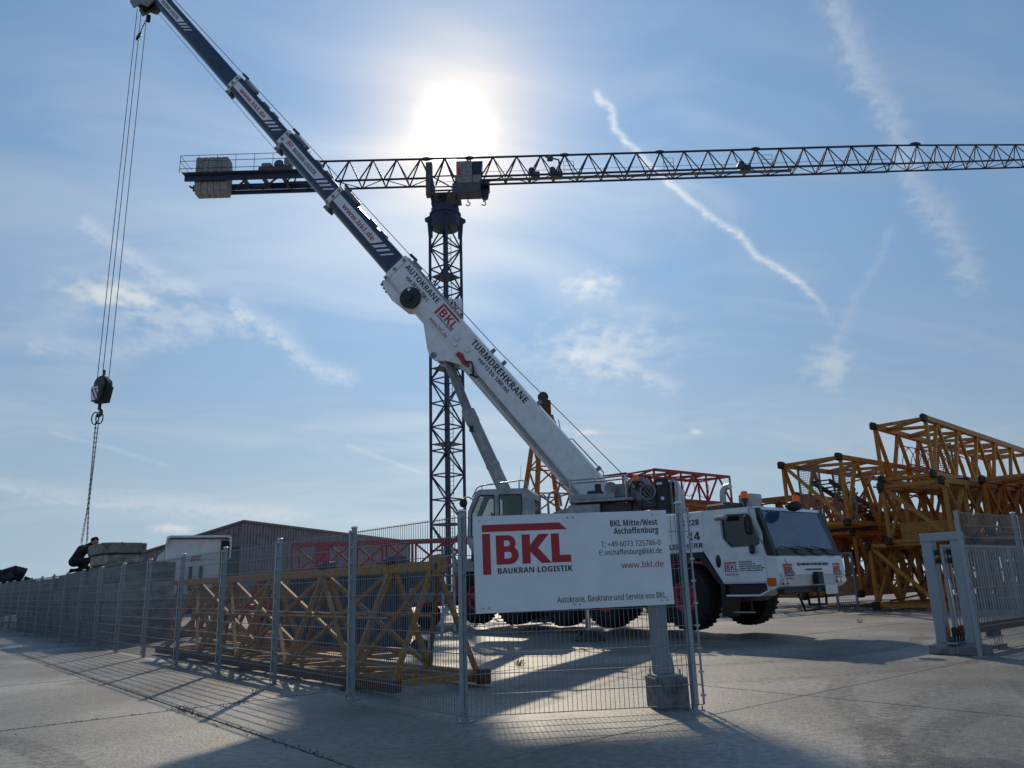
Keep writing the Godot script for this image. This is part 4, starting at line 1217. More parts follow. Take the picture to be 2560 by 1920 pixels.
	soft(k, "monitor", Vector3(2.72, 3.25, -0.62), Vector3(0.05, 0.22, 0.28), 0.02, M.black)
	tube(k, "roof_rail", [Vector3(3.1, 3.75, -1.33), Vector3(2.95, 4.02, -1.33), Vector3(2.82, 4.08, -1.33), Vector3(1.62, 4.16, -1.33), Vector3(1.48, 4.1, -1.33), Vector3(1.42, 3.7, -1.36)], 0.02, M.aluminium)
	rod(k, "rail_stay", Vector3(2.8, 3.95, -1.33), Vector3(2.8, 4.08, -1.33), 0.016, M.aluminium)
	rod(k, "rail_stay", Vector3(1.7, 3.93, -1.33), Vector3(1.7, 4.15, -1.33), 0.016, M.aluminium)
	rod(k, "aerial", Vector3(1.75, 3.95, -1.1), Vector3(1.68, 4.62, -1.1), 0.006, M.black)
	put(k, "mirror", lathe(PackedVector2Array([Vector2(0.0, 0.14), Vector2(0.09, 0.1), Vector2(0.12, 0.0), Vector2(0.09, -0.1), Vector2(0.0, -0.14)]), 14), M.black, Transform3D(Basis(), Vector3(3.36, 3.62, -1.35)))
	tube(k, "mirror_arm", [Vector3(3.08, 3.7, -1.33), Vector3(3.2, 3.78, -1.36), Vector3(3.34, 3.76, -1.36)], 0.018, M.black)
	soft(k, "cabin_base", Vector3(2.2, 2.08, -0.95), Vector3(1.9, 0.2, 0.9), 0.03, M.black)
	soft(k, "rear_window", Vector3(1.31, 3.4, -1.0), Vector3(0.02, 0.3, 0.3), 0.003, M.dark_glass)
	# lift cylinder
	var ly := sub(c, "lift_cylinder", s.transform)
	rod(ly, "barrel", Vector3(1.95, 2.75, 0), Vector3(3.55, 6.4, 0), 0.2, M.pale_grey_paint, true)
	rod(ly, "barrel_gland", Vector3(3.47, 6.22, 0), Vector3(3.64, 6.6, 0), 0.215, M.pale_grey_paint, true)
	rod(ly, "barrel_ring", Vector3(2.85, 4.80, 0), Vector3(2.89, 4.9, 0), 0.215, M.pale_grey_paint, true)
	rod(ly, "piston_rod", Vector3(3.6, 6.5, 0), Vector3(4.42, 8.62, 0), 0.145, M.grey_paint, true)
	soft(ly, "cylinder_valve", Vector3(3.47, 6.0, -0.22), Vector3(0.12, 0.2, 0.1), 0.02, M.dark_steel)
	# boom
	var b := sub(c, "boom", s.transform * Transform3D(Basis(Vector3.BACK, deg_to_rad(51.65)), Vector3(-0.67, 3.18, 0)))
	var along := Basis(Vector3(0, 0, -1), Vector3(0, 1, 0), Vector3(1, 0, 0))
	var secs := [[-0.3, 10.8, 0.40, 0.53, -0.53], [10.4, 14.75, 0.33, 0.45, -0.37], [14.5, 18.25, 0.30, 0.41, -0.34], [18.0, 22.0, 0.27, 0.375, -0.32], [21.8, 29.0, 0.24, 0.345, -0.31]]
	for i in secs.size():
		var q: Array = secs[i]
		var o := put(b, "base_section" if i == 0 else "telescopic_section", prism(section_poly(q[2], q[3], q[4]), q[0], q[1], 0.01), M.white_paint if i == 0 else M.boom_blue, Transform3D(along, Vector3.ZERO))
	for i in 4:
		var q: Array = secs[i]
		var g := 0.035
		put(b, "collar", prism(section_poly(q[2] + g, q[3] + g, q[4] - g), q[1] - 0.18, q[1] + 0.03, 0.015), M.white_paint, Transform3D(along, Vector3.ZERO))
		# guide block under the collar, rope roller and plates above it
		soft(b, "slide_block", Vector3(q[1] - 0.1, q[4] - 0.07, 0.0), Vector3(0.28, 0.12, q[2] * 1.2), 0.03, M.grey_paint)
		soft(b, "roller_frame", Vector3(q[1] - 0.42 - 0.1 * i, q[3] + 0.07, -q[2] * 0.4), Vector3(0.85 if i > 0 else 0.4, 0.14, 0.18), 0.02, M.grey_paint)
		rod(b, "rope_roller", Vector3(q[1] + 0.0, q[3] + 0.16, -q[2] * 0.6), Vector3(q[1], q[3] + 0.16, q[2] * 0.6), 0.05, M.dark_steel)
		for k2 in 3:
			soft(b, "bolt_plate", Vector3(q[1] - 0.1, lerpf(q[4] + 0.1, q[3] - 0.12, k2 / 2.0), -q[2] - g - 0.012), Vector3(0.12, 0.1, 0.03), 0.008, M.grey_paint)
		for x in [-2.0, -1.35]:
			if i > 0:
				put(b, "cover_rib", prism(pv([-0.2, 0.0, 0.2, 0.0, 0.12, 0.07, -0.12, 0.07]), -0.08, 0.08, 0.01), M.grey_paint, Transform3D(Basis(), Vector3(q[1] + x - 0.6, q[3], -q[2] * 0.5)))
	# print on the telescopic sections: a pale band, wording, three slanted stripes
	for q in [[14.55, 11.95, 1, "www.bkl.de", M.red_print, 14.1, 12.2, 0.0, 0.19], [18.2, 15.62, 2, "BAUKRAN LOGISTIK", M.black_print, 17.45, 15.95, 0.035, 0.15], [21.8, 19.28, 3, "www.bkl.de", M.red_print, 21.4, 19.55, 0.0, 0.17], [28.6, 26.3, 4, "BAUKRAN LOGISTIK", M.black_print, 28.0, 26.6, 0.03, 0.13]]:
		var hw: float = secs[q[2]][2]
		var y0 := -0.07
		var y1: float = [0, 0.28, 0.24, 0.22, 0.18][q[2]]
		poly_sheet(b, "print_band", pv([q[0], y0, q[0], y1, q[1] - 0.08, y1, q[1] + 0.22, y0]), -hw - 0.004, 0.006, M.white_print)
		for i in 3:
			var x: float = q[1] - 0.1 - i * 0.24
			var t := 0.13 - i * 0.03
			poly_sheet(b, "print_stripe", pv([x - 0.1, y1, x - 0.1 - t, y1, x + 0.22 - t, y0, x + 0.22, y0]), -hw - 0.004, 0.006, M.white_print)
		var mid: float = (y0 + y1) * 0.5
		letters(b, q[3], q[5], mid - q[8] * 0.5, q[6], mid + q[8] * 0.5, -hw - 0.006, q[4], bold, true)
		if q[2] == 2:
			logo(b, 17.9, mid + 0.1, 0.36, 0.19, -hw - 0.004, true, false)
	# wording on the base section
	var zb := -0.404
	letters(b, "AUTOKRANE", 10.5, 0.265, 8.68, 0.445, zb, M.black_print, bold, true)
	letters(b, "von 30 bis 700 t", 10.2, 0.055, 9.0, 0.195, zb, M.black_print, bold, true)
	logo(b, 8.52, 0.46, 0.92, 0.45, zb, true, true)
	letters(b, "www.bkl.de", 8.48, -0.26, 7.57, -0.12, zb, M.red_print, plain, true)
	letters(b, "TURMDREHKRANE", 6.84, 0.24, 4.14, 0.445, zb, M.black_print, bold, true)
	letters(b, "von 13 bis 1000 mt", 6.27, 0.055, 4.78, 0.195, zb, M.black_print, bold, true)
	var disc := rod(b, "cable_drum", Vector3(9.48, -0.25, -0.5), Vector3(9.48, -0.25, -0.40), 0.36, M.black, true)
	rod(b, "drum_hub", Vector3(9.48, -0.25, -0.56), Vector3(9.48, -0.25, -0.5), 0.1, M.black, true)
	soft(b, "drum_label", Vector3(9.72, -0.1, -0.503), Vector3(0.08, 0.1, 0.006), 0.001, M.white_print)
	# underside: cylinder bracket, head of the base section, service line
	for z in [-0.33, 0.33]:
		put(b, "cylinder_bracket", prism(pv([8.75, -0.35, 6.4, -0.35, 7.0, -0.72, 7.25, -0.98, 7.5, -1.02, 7.75, -0.92]), z - 0.04, z + 0.04, 0.01), M.white_paint)
	rod(b, "cylinder_pin", Vector3(7.42, -0.9, -0.42), Vector3(7.42, -0.9, 0.42), 0.09, M.grey_paint, true)
	put(b, "head_fairing", prism(pv([10.75, -0.45, 9.2, -0.45, 9.5, -0.7, 10.0, -0.78, 10.6, -0.7, 10.75, -0.6]), -0.34, 0.34, 0.05), M.white_paint)
	for i in 5:
		soft(b, "head_bolt", Vector3(10.75 - i * 0.16, -0.74 + 0.02 * absf(i - 2), -0.2), Vector3(0.07, 0.08, 0.1), 0.01, M.grey_paint)
	tube(b, "service_line", [Vector3(6.2, -0.32, -0.42), Vector3(3.0, -0.36, -0.42), Vector3(0.6, -0.40, -0.42)], 0.022, M.pale_grey_paint)
	tube(b, "service_line", [Vector3(6.2, -0.25, -0.42), Vector3(3.0, -0.29, -0.42), Vector3(0.6, -0.33, -0.42)], 0.018, M.grey_paint)
	tube(b, "hydraulic_hose", [Vector3(6.5, -0.28, -0.44), Vector3(6.3, -0.12, -0.5), Vector3(6.1, -0.2, -0.5), Vector3(5.95, -0.36, -0.48), Vector3(6.05, -0.42, -0.45), Vector3(5.8, -0.3, -0.43)], 0.03, M.black)
	put(b, "red_cover", prism(pv([6.9, -0.22, 6.75, -0.16, 6.5, -0.24, 6.3, -0.22, 6.28, -0.34, 6.5, -0.38, 6.7, -0.34, 6.88, -0.36]), -0.46, -0.40, 0.015), M.wheel_red)
	for q in [[7.3, 0.02], [6.75, 0.02], [7.2, -0.15]]:
		soft(b, "junction_box", Vector3(q[0], q[1], -0.43), Vector3(0.2, 0.14, 0.06), 0.015, M.white_paint)
	for x in [6.2, 5.65, 3.9, 1.2]:
		soft(b, "top_stop", Vector3(x, 0.6, -0.2), Vector3(0.1, 0.16, 0.1), 0.01, M.grey_paint)
	soft(b, "top_rail", Vector3(9.2, 0.56, -0.33), Vector3(3.0, 0.07, 0.08), 0.01, M.pale_grey_paint)
	for i in 4:
		rod(b, "top_pin", Vector3(9.7 - i * 0.28, 0.55, -0.3), Vector3(9.7 - i * 0.28, 0.72, -0.3), 0.02, M.dark_steel)
	tube(b, "grab_rail", [Vector3(2.4, 0.55, -0.32), Vector3(2.35, 0.62, -0.34), Vector3(1.0, 0.64, -0.34), Vector3(0.9, 0.55, -0.32)], 0.018, M.grey_paint)
	for y in [0.17, -0.22]:
		bar(b, "weld_seam", Vector3(0.2, y, -0.402), Vector3(8.4 if y < 0 else 4.0, y, -0.402), 0.008, 0.012, M.white_paint)
	# boom head
	var hz := 0.2
	for z in [-0.26, 0.26]:
		put(b, "head_plate", prism(pv([28.3, 0.36, 29.6, 0.36, 29.9, 0.1, 29.7, -0.5, 29.3, -1.0, 28.9, -1.05, 28.75, -0.7, 28.35, -0.55]), z - 0.03, z + 0.03, 0.01), M.grey_paint)
	for i in 5:
		rod(b, "head_sheave", Vector3(29.15, -0.55, -0.2 + i * 0.1 - 0.02), Vector3(29.15, -0.55, -0.2 + i * 0.1 + 0.02), 0.36, M.dark_steel, true)
	rod(b, "head_roller", Vector3(29.5, 0.25, -0.24), Vector3(29.5, 0.25, 0.24), 0.16, M.dark_steel, true)
	# hoist rope: over the boom, then three falls to the hook block
	var inv := c.transform.affine_inverse()
	var bt: Transform3D = c.transform * b.transform
	tube(c, "hoist_rope", [inv * (bt * Vector3(29.6, 0.42, 0)), inv * (bt * Vector3(22.2, 0.53, 0)), inv * (bt * Vector3(10.8, 0.66, 0)), inv * (bt * Vector3(6.1, 0.72, 0)), inv * (bt * Vector3(0.3, 1.02, 0)), inv * (world * Vector3(-1.5, 4.0, 0))], 0.014, M.rope_red, 6)
	tube(c, "guide_rope", [inv * (bt * Vector3(28.6, -0.42, -0.1)), inv * (bt * Vector3(22.0, -0.44, -0.1)), inv * (bt * Vector3(18.2, -0.46, -0.1))], 0.010, M.rope_dark, 6)
	for q in [[-15.38, 25.4, -27.49, 9.08], [-15.25, 25.4, -27.58, 9.45], [-15.05, 25.1, -27.67, 9.05]]:
		tube(c, "hoist_fall", [inv * Vector3(q[0], q[1], q[2]), inv * Vector3(q[0], q[3], q[2])], 0.013, M.rope_dark, 6)
	tube(c, "limit_chain", [inv * Vector3(-15.0, 24.95, -27.6), inv * Vector3(-15.12, 24.6, -27.6), inv * Vector3(-15.22, 24.25, -27.6)], 0.025, M.dark_steel, 6)
	put(c, "limit_weight", torus(0.13, 0.06), M.dark_steel, Transform3D(Basis(Vector3.RIGHT, 1.2), inv * Vector3(-15.26, 24.12, -27.6)))
	soft(c, "limit_switch", inv * Vector3(-14.93, 25.0, -27.6), Vector3(0.16, 0.34, 0.16), 0.03, M.black)
	make_hook(Vector3(-15.2, 9.3, -27.6))

func make_hook(at: Vector3) -> void:
	var h := thing("hook_block", "black crane hook block with red and white striped plate, hanging on ropes", "hook block", at, -25.0)
	h.scale = Vector3.ONE * 0.84
	put(h, "cheek_plate", prism(pv([-0.26, -0.02, 0.08, 0.02, 0.26, -0.14, 0.42, -0.34, 0.46, -0.5, 0.42, -0.66, 0.24, -1.26, -0.34, -1.22, -0.48, -0.56, -0.48, -0.42, -0.34, -0.2]), -0.12, 0.12, 0.03), M.black)
	for z in [-0.18, 0.18]:
		rod(h, "sheave", Vector3(0, -0.42, z - 0.03), Vector3(0, -0.42, z + 0.03), 0.34, M.dark_steel, true)
	put(h, "side_weight", prism(pv([-0.40, -0.5, 0.36, -0.5, 0.2, -1.2, -0.32, -1.18]), 0.12, 0.28, 0.02), M.black)
	put(h, "side_weight", prism(pv([-0.40, -0.5, 0.36, -0.5, 0.2, -1.2, -0.32, -1.18]), -0.28, -0.12, 0.02), M.black)
	var pl := put(h, "striped_plate", prism(pv([-0.38, -0.64, 0.12, -0.64, 0.04, -1.14, -0.3, -1.14]), 0.282, 0.29), M.white_print)
	for i in 3:
		var x := -0.36 + i * 0.21
		var a := Vector2(x, -0.64)
		var poly := pv([x, -0.645, x + 0.1, -0.645, x + 0.42, -1.135, x + 0.32, -1.135])
		var cut := Geometry2D.intersect_polygons(poly, pv([-0.375, -0.645, 0.115, -0.645, 0.038, -1.135, -0.297, -1.135]))
		if cut.size() > 0:
			put(pl, "stripe", prism(cut[0], 0.291, 0.295), M.red_print)
	soft(h, "maker_plate", Vector3(-0.14, -0.57, 0.29), Vector3(0.44, 0.08, 0.01), 0.002, M.white_print)
	rod(h, "rope_socket", Vector3(-0.02, 0.0, 0), Vector3(-0.02, 0.28, 0), 0.06, M.dark_steel, true)
	rod(h, "hook_shank", Vector3(-0.08, -1.2, 0), Vector3(-0.08, -1.5, 0), 0.07, M.dark_steel, true)
	var pts := []
	for i in 11:
		var a := PI * 0.55 - i * TAU * 0.62 / 10
		pts.append(Vector3(-0.08 + cos(a) * 0.15, -1.65 + sin(a) * 0.16, 0))
	tube(h, "hook", pts, 0.07, M.dark_steel, 10)
	# chain sling from the hook down to the slabs
	var s := thing("chain_sling", "four-leg chain sling hanging from the hook to the concrete slabs", "chain", at + Vector3(-0.07, -1.44, 0), 0.0)
	for q in [-0.12, 0.08]:
		var ring := []
		for i in 17:
			var a := TAU * i / 16
			ring.append(Vector3(q + cos(a) * 0.13, -0.16 + sin(a) * 0.23, q * 0.4))
		tube(s, "master_ring", ring, 0.022, M.dark_steel)
	var lp := []
	for i in 9:
		var a := TAU * i / 8
		lp.append(Vector3(cos(a) * 0.017, sin(a) * 0.055, 0))
	for leg in [[-0.10, 0.0, 4.63], [-0.04, 0.06, 4.88], [0.03, -0.06, 4.78], [0.09, 0.02, 4.58]]:
		var top := Vector3(leg[0] * 0.6 - 0.02, -0.36, leg[1] * 0.5)
		var n := 50
		var st := start()
		for i in n:
			var f := float(i) / (n - 1)
			var wide := lerpf(0.6, 0.28, minf(f * 2.0, 1.0)) + 1.0 * maxf(0.0, f - 0.72) / 0.28
			var xf := Transform3D(Basis(Vector3.UP, PI / 2 * (i % 2) + 0.4), Vector3(leg[0] * wide, lerpf(-0.36, -leg[2], f), leg[1] * wide))
			var pts2 := []
			for q in lp:
				pts2.append(xf * q)
			stube(st, pts2, 0.007, 4)
		put(s, "chain_leg", finish(st), M.dark_steel)

# ------------------------------------------------------------------ hall, parts lying in the yard
func ribbed(w: float, tops: Callable, pitch: float, depth: float) -> ArrayMesh:
	# upright sheet with trapezoid ribs along x (0..w), from y 0 up to tops(x), ribs towards +z
	var st := start()
	var x := 0.0
	var pts := []
	while x < w:
		for q in [[0.0, 0.0], [0.45, 0.0], [0.55, 1.0], [0.9, 1.0]]:
			var xx: float = x + q[0] * pitch
			if xx <= w: pts.append(Vector2(xx, q[1] * depth))
		x += pitch
	pts.append(Vector2(w, 0))
	for i in pts.size() - 1:
		var a: Vector2 = pts[i]
		var b: Vector2 = pts[i + 1]
		quad(st, Vector3(a.x, 0, a.y), Vector3(b.x, 0, b.y), Vector3(b.x, tops.call(b.x), b.y), Vector3(a.x, tops.call(a.x), a.y))
	return finish(st)

func make_far_hall() -> void:
	# corner of the hall; one wall runs away (level eaves), the other falls with the roof
	var h := thing("steel_hall", "low grey-brown industrial hall clad in ribbed sheet with a falling roof", "hall", Vector3(-19.88, 0, -56.6), 13.0)
	# local -z runs away along the long wall (13 degrees off forward), -x along the gable
	h.rotation.y = deg_to_rad(-13.0)
	var fall := func(x: float) -> float: return 6.27 - 0.232 * x
	var level := func(_x: float) -> float: return 6.27
	put(h, "gable_wall", ribbed(15.0, func(x: float) -> float: return 6.27 - 0.232 * (15.0 - x), 0.42, 0.06), M.cladding, Transform3D(Basis(), Vector3(-15.0, 0, 0)))
	put(h, "long_wall", ribbed(34.0, level, 0.42, 0.06), M.cladding, Transform3D(Basis(Vector3.UP, PI / 2), Vector3(0, 0, 0)))
	var st := start()
	quad(st, Vector3(0.1, 6.33, 0.15), Vector3(0.1, 6.33, -34), Vector3(-15.1, 2.8, -34), Vector3(-15.1, 2.8, 0.15))
	quad(st, Vector3(0.1, 6.25, 0.15), Vector3(0.1, 6.25, -34), Vector3(-15.1, 2.72, -34), Vector3(-15.1, 2.72, 0.15))
	put(h, "roof", finish(st), M.cladding)
	bar(h, "roof_edge", Vector3(-15.1, 2.79, 0.12), Vector3(0.12, 6.32, 0.12), 0.12, 0.16, M.trim_brown)
	bar(h, "roof_edge", Vector3(0.12, 6.32, 0.12), Vector3(0.12, 6.32, -34), 0.12, 0.16, M.trim_brown)
	bar(h, "corner_trim", Vector3(0.04, 0, 0.06), Vector3(0.04, 6.2, 0.06), 0.14, 0.14, M.cladding)
	soft(h, "door", Vector3(-1.05, 2.25, 0.06), Vector3(1.75, 4.5, 0.1), 0.02, M.dark_glass)

func make_fence_jibs() -> void:
	# worn yellow jib root lying along the fence: triangular, two chords on the ground, one on top
	var j := yard_thing("jib_section", "worn yellow lattice jib section lying on the slabs just behind the fence", "crane part", -9.1, 6.05, "jib sections behind the fence")
	var m: Material = M.yellow_worn
	var w := 0.66
	var L := -10.9
	for z in [-w, w]:
		soft(j, "lower_chord", Vector3(L / 2 - 0.02, 0.12, z), Vector3(-L, 0.15, 0.13), 0.01, M.rust if z > 0 else M.yellow_worn)
	soft(j, "upper_chord", Vector3(L / 2 - 0.1, 1.62, 0), Vector3(-L, 0.14, 0.13), 0.01, m)
	put(j, "end_lug", prism(pv([-0.22, 1.50, 0.02, 1.47, 0.08, 1.54, 0.08, 1.72, 0.02, 1.78, -0.22, 1.76]), -0.06, 0.06, 0.015), m)
	rod(j, "lug_eye", Vector3(-0.03, 1.62, -0.065), Vector3(-0.03, 1.62, 0.065), 0.045, M.black, true)
	var xs := [-1.3, -3.55, -5.8, -8.05, -10.3]
	for k in xs.size():
		var x: float = xs[k]
		var xp: float = xs[k - 1] if k > 0 else -0.1
		var xt: float = xs[k - 1] if k > 0 else -0.15
		for z in [-w, w]:
			var e := 0.05 * signf(z)
			bar(j, "post", Vector3(x, 0.16, z), Vector3(x, 1.56, e), 0.075, 0.075, m)
			bar(j, "brace", Vector3(xt, 1.56, e), Vector3(x, 0.18, z), 0.06, 0.06, m)
			if k > 0:
				bar(j, "brace", Vector3(x, 1.56, e), Vector3(xp, 0.18, z), 0.06, 0.06, m)
			else:
				bar(j, "brace", Vector3(xt, 1.56, e), Vector3(xp, 0.18, z), 0.06, 0.06, m)
		bar(j, "floor_strut", Vector3(xp, 0.14, -w), Vector3(xp, 0.14, w), 0.08, 0.08, m)
		bar(j, "floor_brace", Vector3(xp, 0.14, -w), Vector3(x, 0.14, w), 0.06, 0.06, m)
	bar(j, "floor_strut", Vector3(-10.3, 0.14, -w), Vector3(-10.3, 0.14, w), 0.08, 0.08, m)
	for y in [0.93]:
		rod(j, "side_rail", Vector3(-0.8, y, 0.36), Vector3(L + 1.4, y, 0.36), 0.02, M.yellow)
		rod(j, "side_rail", Vector3(-0.8, y, -0.36), Vector3(L + 1.4, y, -0.36), 0.02, M.yellow)
	for x in [-3.6, -1.3]:
		soft(j, "pulley_box", Vector3(x, 1.74, 0.0), Vector3(0.24, 0.13, 0.24), 0.05, M.dark_steel)
		rod(j, "pulley", Vector3(x + 0.25, 1.73, -0.05), Vector3(x + 0.25, 1.73, 0.05), 0.08, M.dark_steel, true)
	soft(j, "end_cap", Vector3(0.05, 0.13, -w), Vector3(0.14, 0.19, 0.19), 0.02, M.rust)
	for x in [-1.2, -5.2, -9.0]:
		soft(j, "bearer", Vector3(x, 0.03, 0), Vector3(0.14, 0.06, 1.7), 0.01, M.rust)
	# orange section further back
	var o := yard_thing("jib_section", "orange lattice mast section lying between the blocks and the blue container", "crane part", -17.4, 8.0, "jib sections behind the fence")
	lattice_box(o, Vector3(-10.6, 0.95, -0.2), Vector3.RIGHT, Vector3.UP, 10.2, 1.3, 1.5, 6, 0.13, 0.09, M.orange)
	soft(o, "bearer", Vector3(-1.5, 0.08, -0.2), Vector3(0.2, 0.16, 1.9), 0.01, M.rust)
	soft(o, "bearer", Vector3(-9.5, 0.08, -0.2), Vector3(0.2, 0.16, 1.9), 0.01, M.rust)
	# low stack of orange bars on the ground between them
	var q := yard_thing("floor_frame", "flat rusty orange floor frame of bars lying on the slabs", "crane part", -17.2, 7.4)
	for i in 9:
		bar(q, "frame_bar", Vector3(-4.2 + i * 0.95, 0.08, -0.75), Vector3(-4.2 + i * 0.95, 0.08, 0.5), 0.09, 0.08, M.orange)
	for z in [-0.75, 0.5, -0.1]:
		bar(q, "frame_bar", Vector3(-4.3, 0.16, z), Vector3(3.5, 0.16, z), 0.1, 0.08, M.orange)
	# ribbed blue-grey container
	var c := yard_thing("steel_container", "low blue-grey steel container with ribbed sides behind the yellow jib section", "container", -16.2, 8.9)
	var hgt := func(_x: float) -> float: return 1.55
	put(c, "end_wall", ribbed(1.75, hgt, 0.16, 0.035), M.container_blue, Transform3D(Basis(Vector3.UP, PI / 2), Vector3(0, 0.06, 0.875)))
	put(c, "side_wall", ribbed(3.2, hgt, 0.16, 0.035), M.container_blue, Transform3D(Basis(), Vector3(-3.2, 0.06, 0.875)))
	put(c, "side_wall", ribbed(3.2, hgt, 0.16, 0.035), M.container_blue, Transform3D(Basis(Vector3.UP, PI), Vector3(0, 0.06, -0.875)))
	put(c, "end_wall", ribbed(1.75, hgt, 0.16, 0.035), M.container_blue, Transform3D(Basis(Vector3.UP, -PI / 2), Vector3(-3.2, 0.06, -0.875)))
	soft(c, "lid", Vector3(-1.6, 1.64, 0), Vector3(3.36, 0.08, 1.92), 0.02, M.container_blue)
	soft(c, "floor_skid", Vector3(-1.6, 0.04, 0), Vector3(3.3, 0.08, 1.8), 0.01, M.chassis_dark)
	for z in [0.9, -0.9]:
		soft(c, "corner_post", Vector3(0.03, 0.85, z), Vector3(0.1, 1.6, 0.1), 0.01, M.container_blue)
	# low trailer with a striped board and equipment on it
	var t := thing("flat_trailer", "dark low-loader trailer with a striped warning board and blue machine boxes", "trailer", Vector3(-5.4, 0, -27.0), 8.0)
	soft(t, "trailer_bed", Vector3(0, 0.82, 0), Vector3(7.6, 0.24, 2.4), 0.03, M.red_steel)
	soft(t, "machine_box", Vector3(1.7, 1.55, -0.1), Vector3(2.2, 1.2, 1.9), 0.05, M.container_blue)
	soft(t, "machine_box", Vector3(-1.9, 1.35, 0), Vector3(2.2, 0.8, 1.9), 0.05, M.chassis_dark)
	var wb := soft(t, "warning_board", Vector3(0.1, 1.4, 1.1), Vector3(0.75, 0.75, 0.03), 0.004, M.white_print)
	for i in 2:
		put(wb, "stripe", prism(pv([-0.35 + i * 0.36, -0.35, -0.2 + i * 0.36, -0.35, 0.0 + i * 0.36, 0.35, -0.15 + i * 0.36, 0.35]), 0.016, 0.02), M.red_print)
	for x in [-2.8, -1.7, 2.3]:
		for z in [-0.95, 0.95]:
			put(t, "trailer_wheel", tyre_small(), M.rubber, Transform3D(Basis(), Vector3(x, 0.42, z)))
	# red jib section resting on the trailer stack, against the hall
	var r := thing("jib_section", "long red lattice jib section raised on trestles in front of the hall", "crane part", Vector3(-9.1, 0, -32.0), 0.0, "red jib sections")
	lattice_box(r, Vector3(0.1, 2.62, 0), Vector3.RIGHT, Vector3.UP, 8.4, 1.1, 1.0, 7, 0.13, 0.08, M.red_steel, null, false, 0)
	soft(r, "stiffener", Vector3(1.3, 2.6, 0.56), Vector3(0.55, 0.95, 0.04), 0.005, M.red_steel)
	for x in [0.8, 4.4, 7.6]:
		for s2 in [-0.5, 0.5]:
			bar(r, "trestle_leg", Vector3(x, 0.0, s2 * 2.0), Vector3(x, 2.08, s2), 0.12, 0.12, M.dark_steel)
		bar(r, "trestle_top", Vector3(x, 2.04, -0.8), Vector3(x, 2.04, 0.8), 0.12, 0.1, M.dark_steel)
	# aluminium ladder leaning on the crane's rear
	var l := thing("ladder", "aluminium ladder leaning against the back of the mobile crane", "ladder", yd(-20.9, 0, 14.2), YARD + 55.0)
	for x in [-0.19, 0.19]:
		bar(l, "stile", Vector3(x, 0, 0.75), Vector3(x * 0.75, 2.5, -0.05), 0.07, 0.03, M.aluminium)
	for i in 8:
		var f := (i + 0.6) / 8.4
		bar(l, "rung", Vector3(-0.19, 2.5 * f, lerpf(0.75, -0.05, f)), Vector3(0.19, 2.5 * f, lerpf(0.75, -0.05, f)), 0.035, 0.03, M.aluminium)

var small_tyre: ArrayMesh
func tyre_small() -> ArrayMesh:
	if small_tyre == null:
		var st := start()
		st.append_from(lathe(PackedVector2Array([Vector2(0.0, 0.1), Vector2(0.2, 0.1), Vector2(0.24, 0.14), Vector2(0.38, 0.14), Vector2(0.42, 0.08), Vector2(0.42, -0.08), Vector2(0.38, -0.14), Vector2(0.24, -0.14), Vector2(0.2, -0.1), Vector2(0.0, -0.1)]), 22), 0, Transform3D(Basis(Vector3.RIGHT, PI / 2), Vector3.ZERO))
		small_tyre = st.commit()
	return small_tyre

func block(label: String, u0: float, u1: float, v0: float, v1: float, y0: float, y1: float, cut := 0.0, m: Material = null) -> void:
	var w := u1 - u0
	var d := v1 - v0
	var b := yard_thing("concrete_block", label, "concrete block", (u0 + u1) * 0.5, (v0 + v1) * 0.5, "concrete ballast blocks")
	b.position.y = y0
	var hw := w * 0.5
	var hd := d * 0.5
	var poly := pv([-hw, -hd, hw, -hd, hw, hd, -hw, hd]) if cut <= 0.0 else pv([-hw + cut, -hd, hw - cut, -hd, hw, -hd + cut, hw, hd - cut, hw - cut, hd, -hw + cut, hd, -hw, hd - cut, -hw, -hd + cut])
	put(b, "block_body", prism(poly, 0, y1 - y0 - 0.012, 0.025), m if m else M.block_concrete, Transform3D(Basis(Vector3.RIGHT, -PI / 2), Vector3.ZERO))
	for s in [-1, 1]:
		tube(b, "lifting_eye", [Vector3(s * hw * 0.5 - 0.07, y1 - y0 - 0.03, 0), Vector3(s * hw * 0.5 - 0.05, y1 - y0 + 0.035, 0), Vector3(s * hw * 0.5 + 0.05, y1 - y0 + 0.035, 0), Vector3(s * hw * 0.5 + 0.07, y1 - y0 - 0.03, 0)], 0.014, M.rust, 6)

func make_blocks() -> void:
	# stacked ballast blocks behind the fence, seen through the mesh
	var cols := [[-25.7, -28.1, 2.34, "at the open end of the block wall near the truck"], [-28.2, -30.6, 2.33, "under the chamfered counterweight slabs"], [-30.7, -33.4, 2.2, "under the crouching worker"], [-33.5, -36.3, 2.2, "next to the worker's stack, away from the slabs"], [-36.5, -40.9, 2.12, "in the long low stack between worker and scrap heap"], [-41.1, -46.0, 2.1, "in the block stack beside the scrap heap"]]
	var tier := ["lowest", "second lowest", "second highest", "highest square"]
	for i in cols.size():
		var q: Array = cols[i]
		for k in 4:
			block("%s concrete block %s" % [tier[k], q[3]], q[1], q[0], 5.62 + 0.05 * ((i * 2 + k * 3) % 4), 7.25, q[2] * k / 4.0, q[2] * (k + 1) / 4.0, 0.0, M["block_" + ["a", "b", "c"][(i * 3 + k * 2 + i * k) % 3]])
	block("lower chamfered concrete counterweight slab in the pair beside the crouching worker", -30.55, -28.25, 5.72, 6.95, 2.34, 2.69, 0.22, M.block_b)
	block("topmost chamfered concrete counterweight slab, above its twin beside the crouching worker", -30.65, -28.15, 5.64, 7.02, 2.70, 3.06, 0.22, M.block_c)

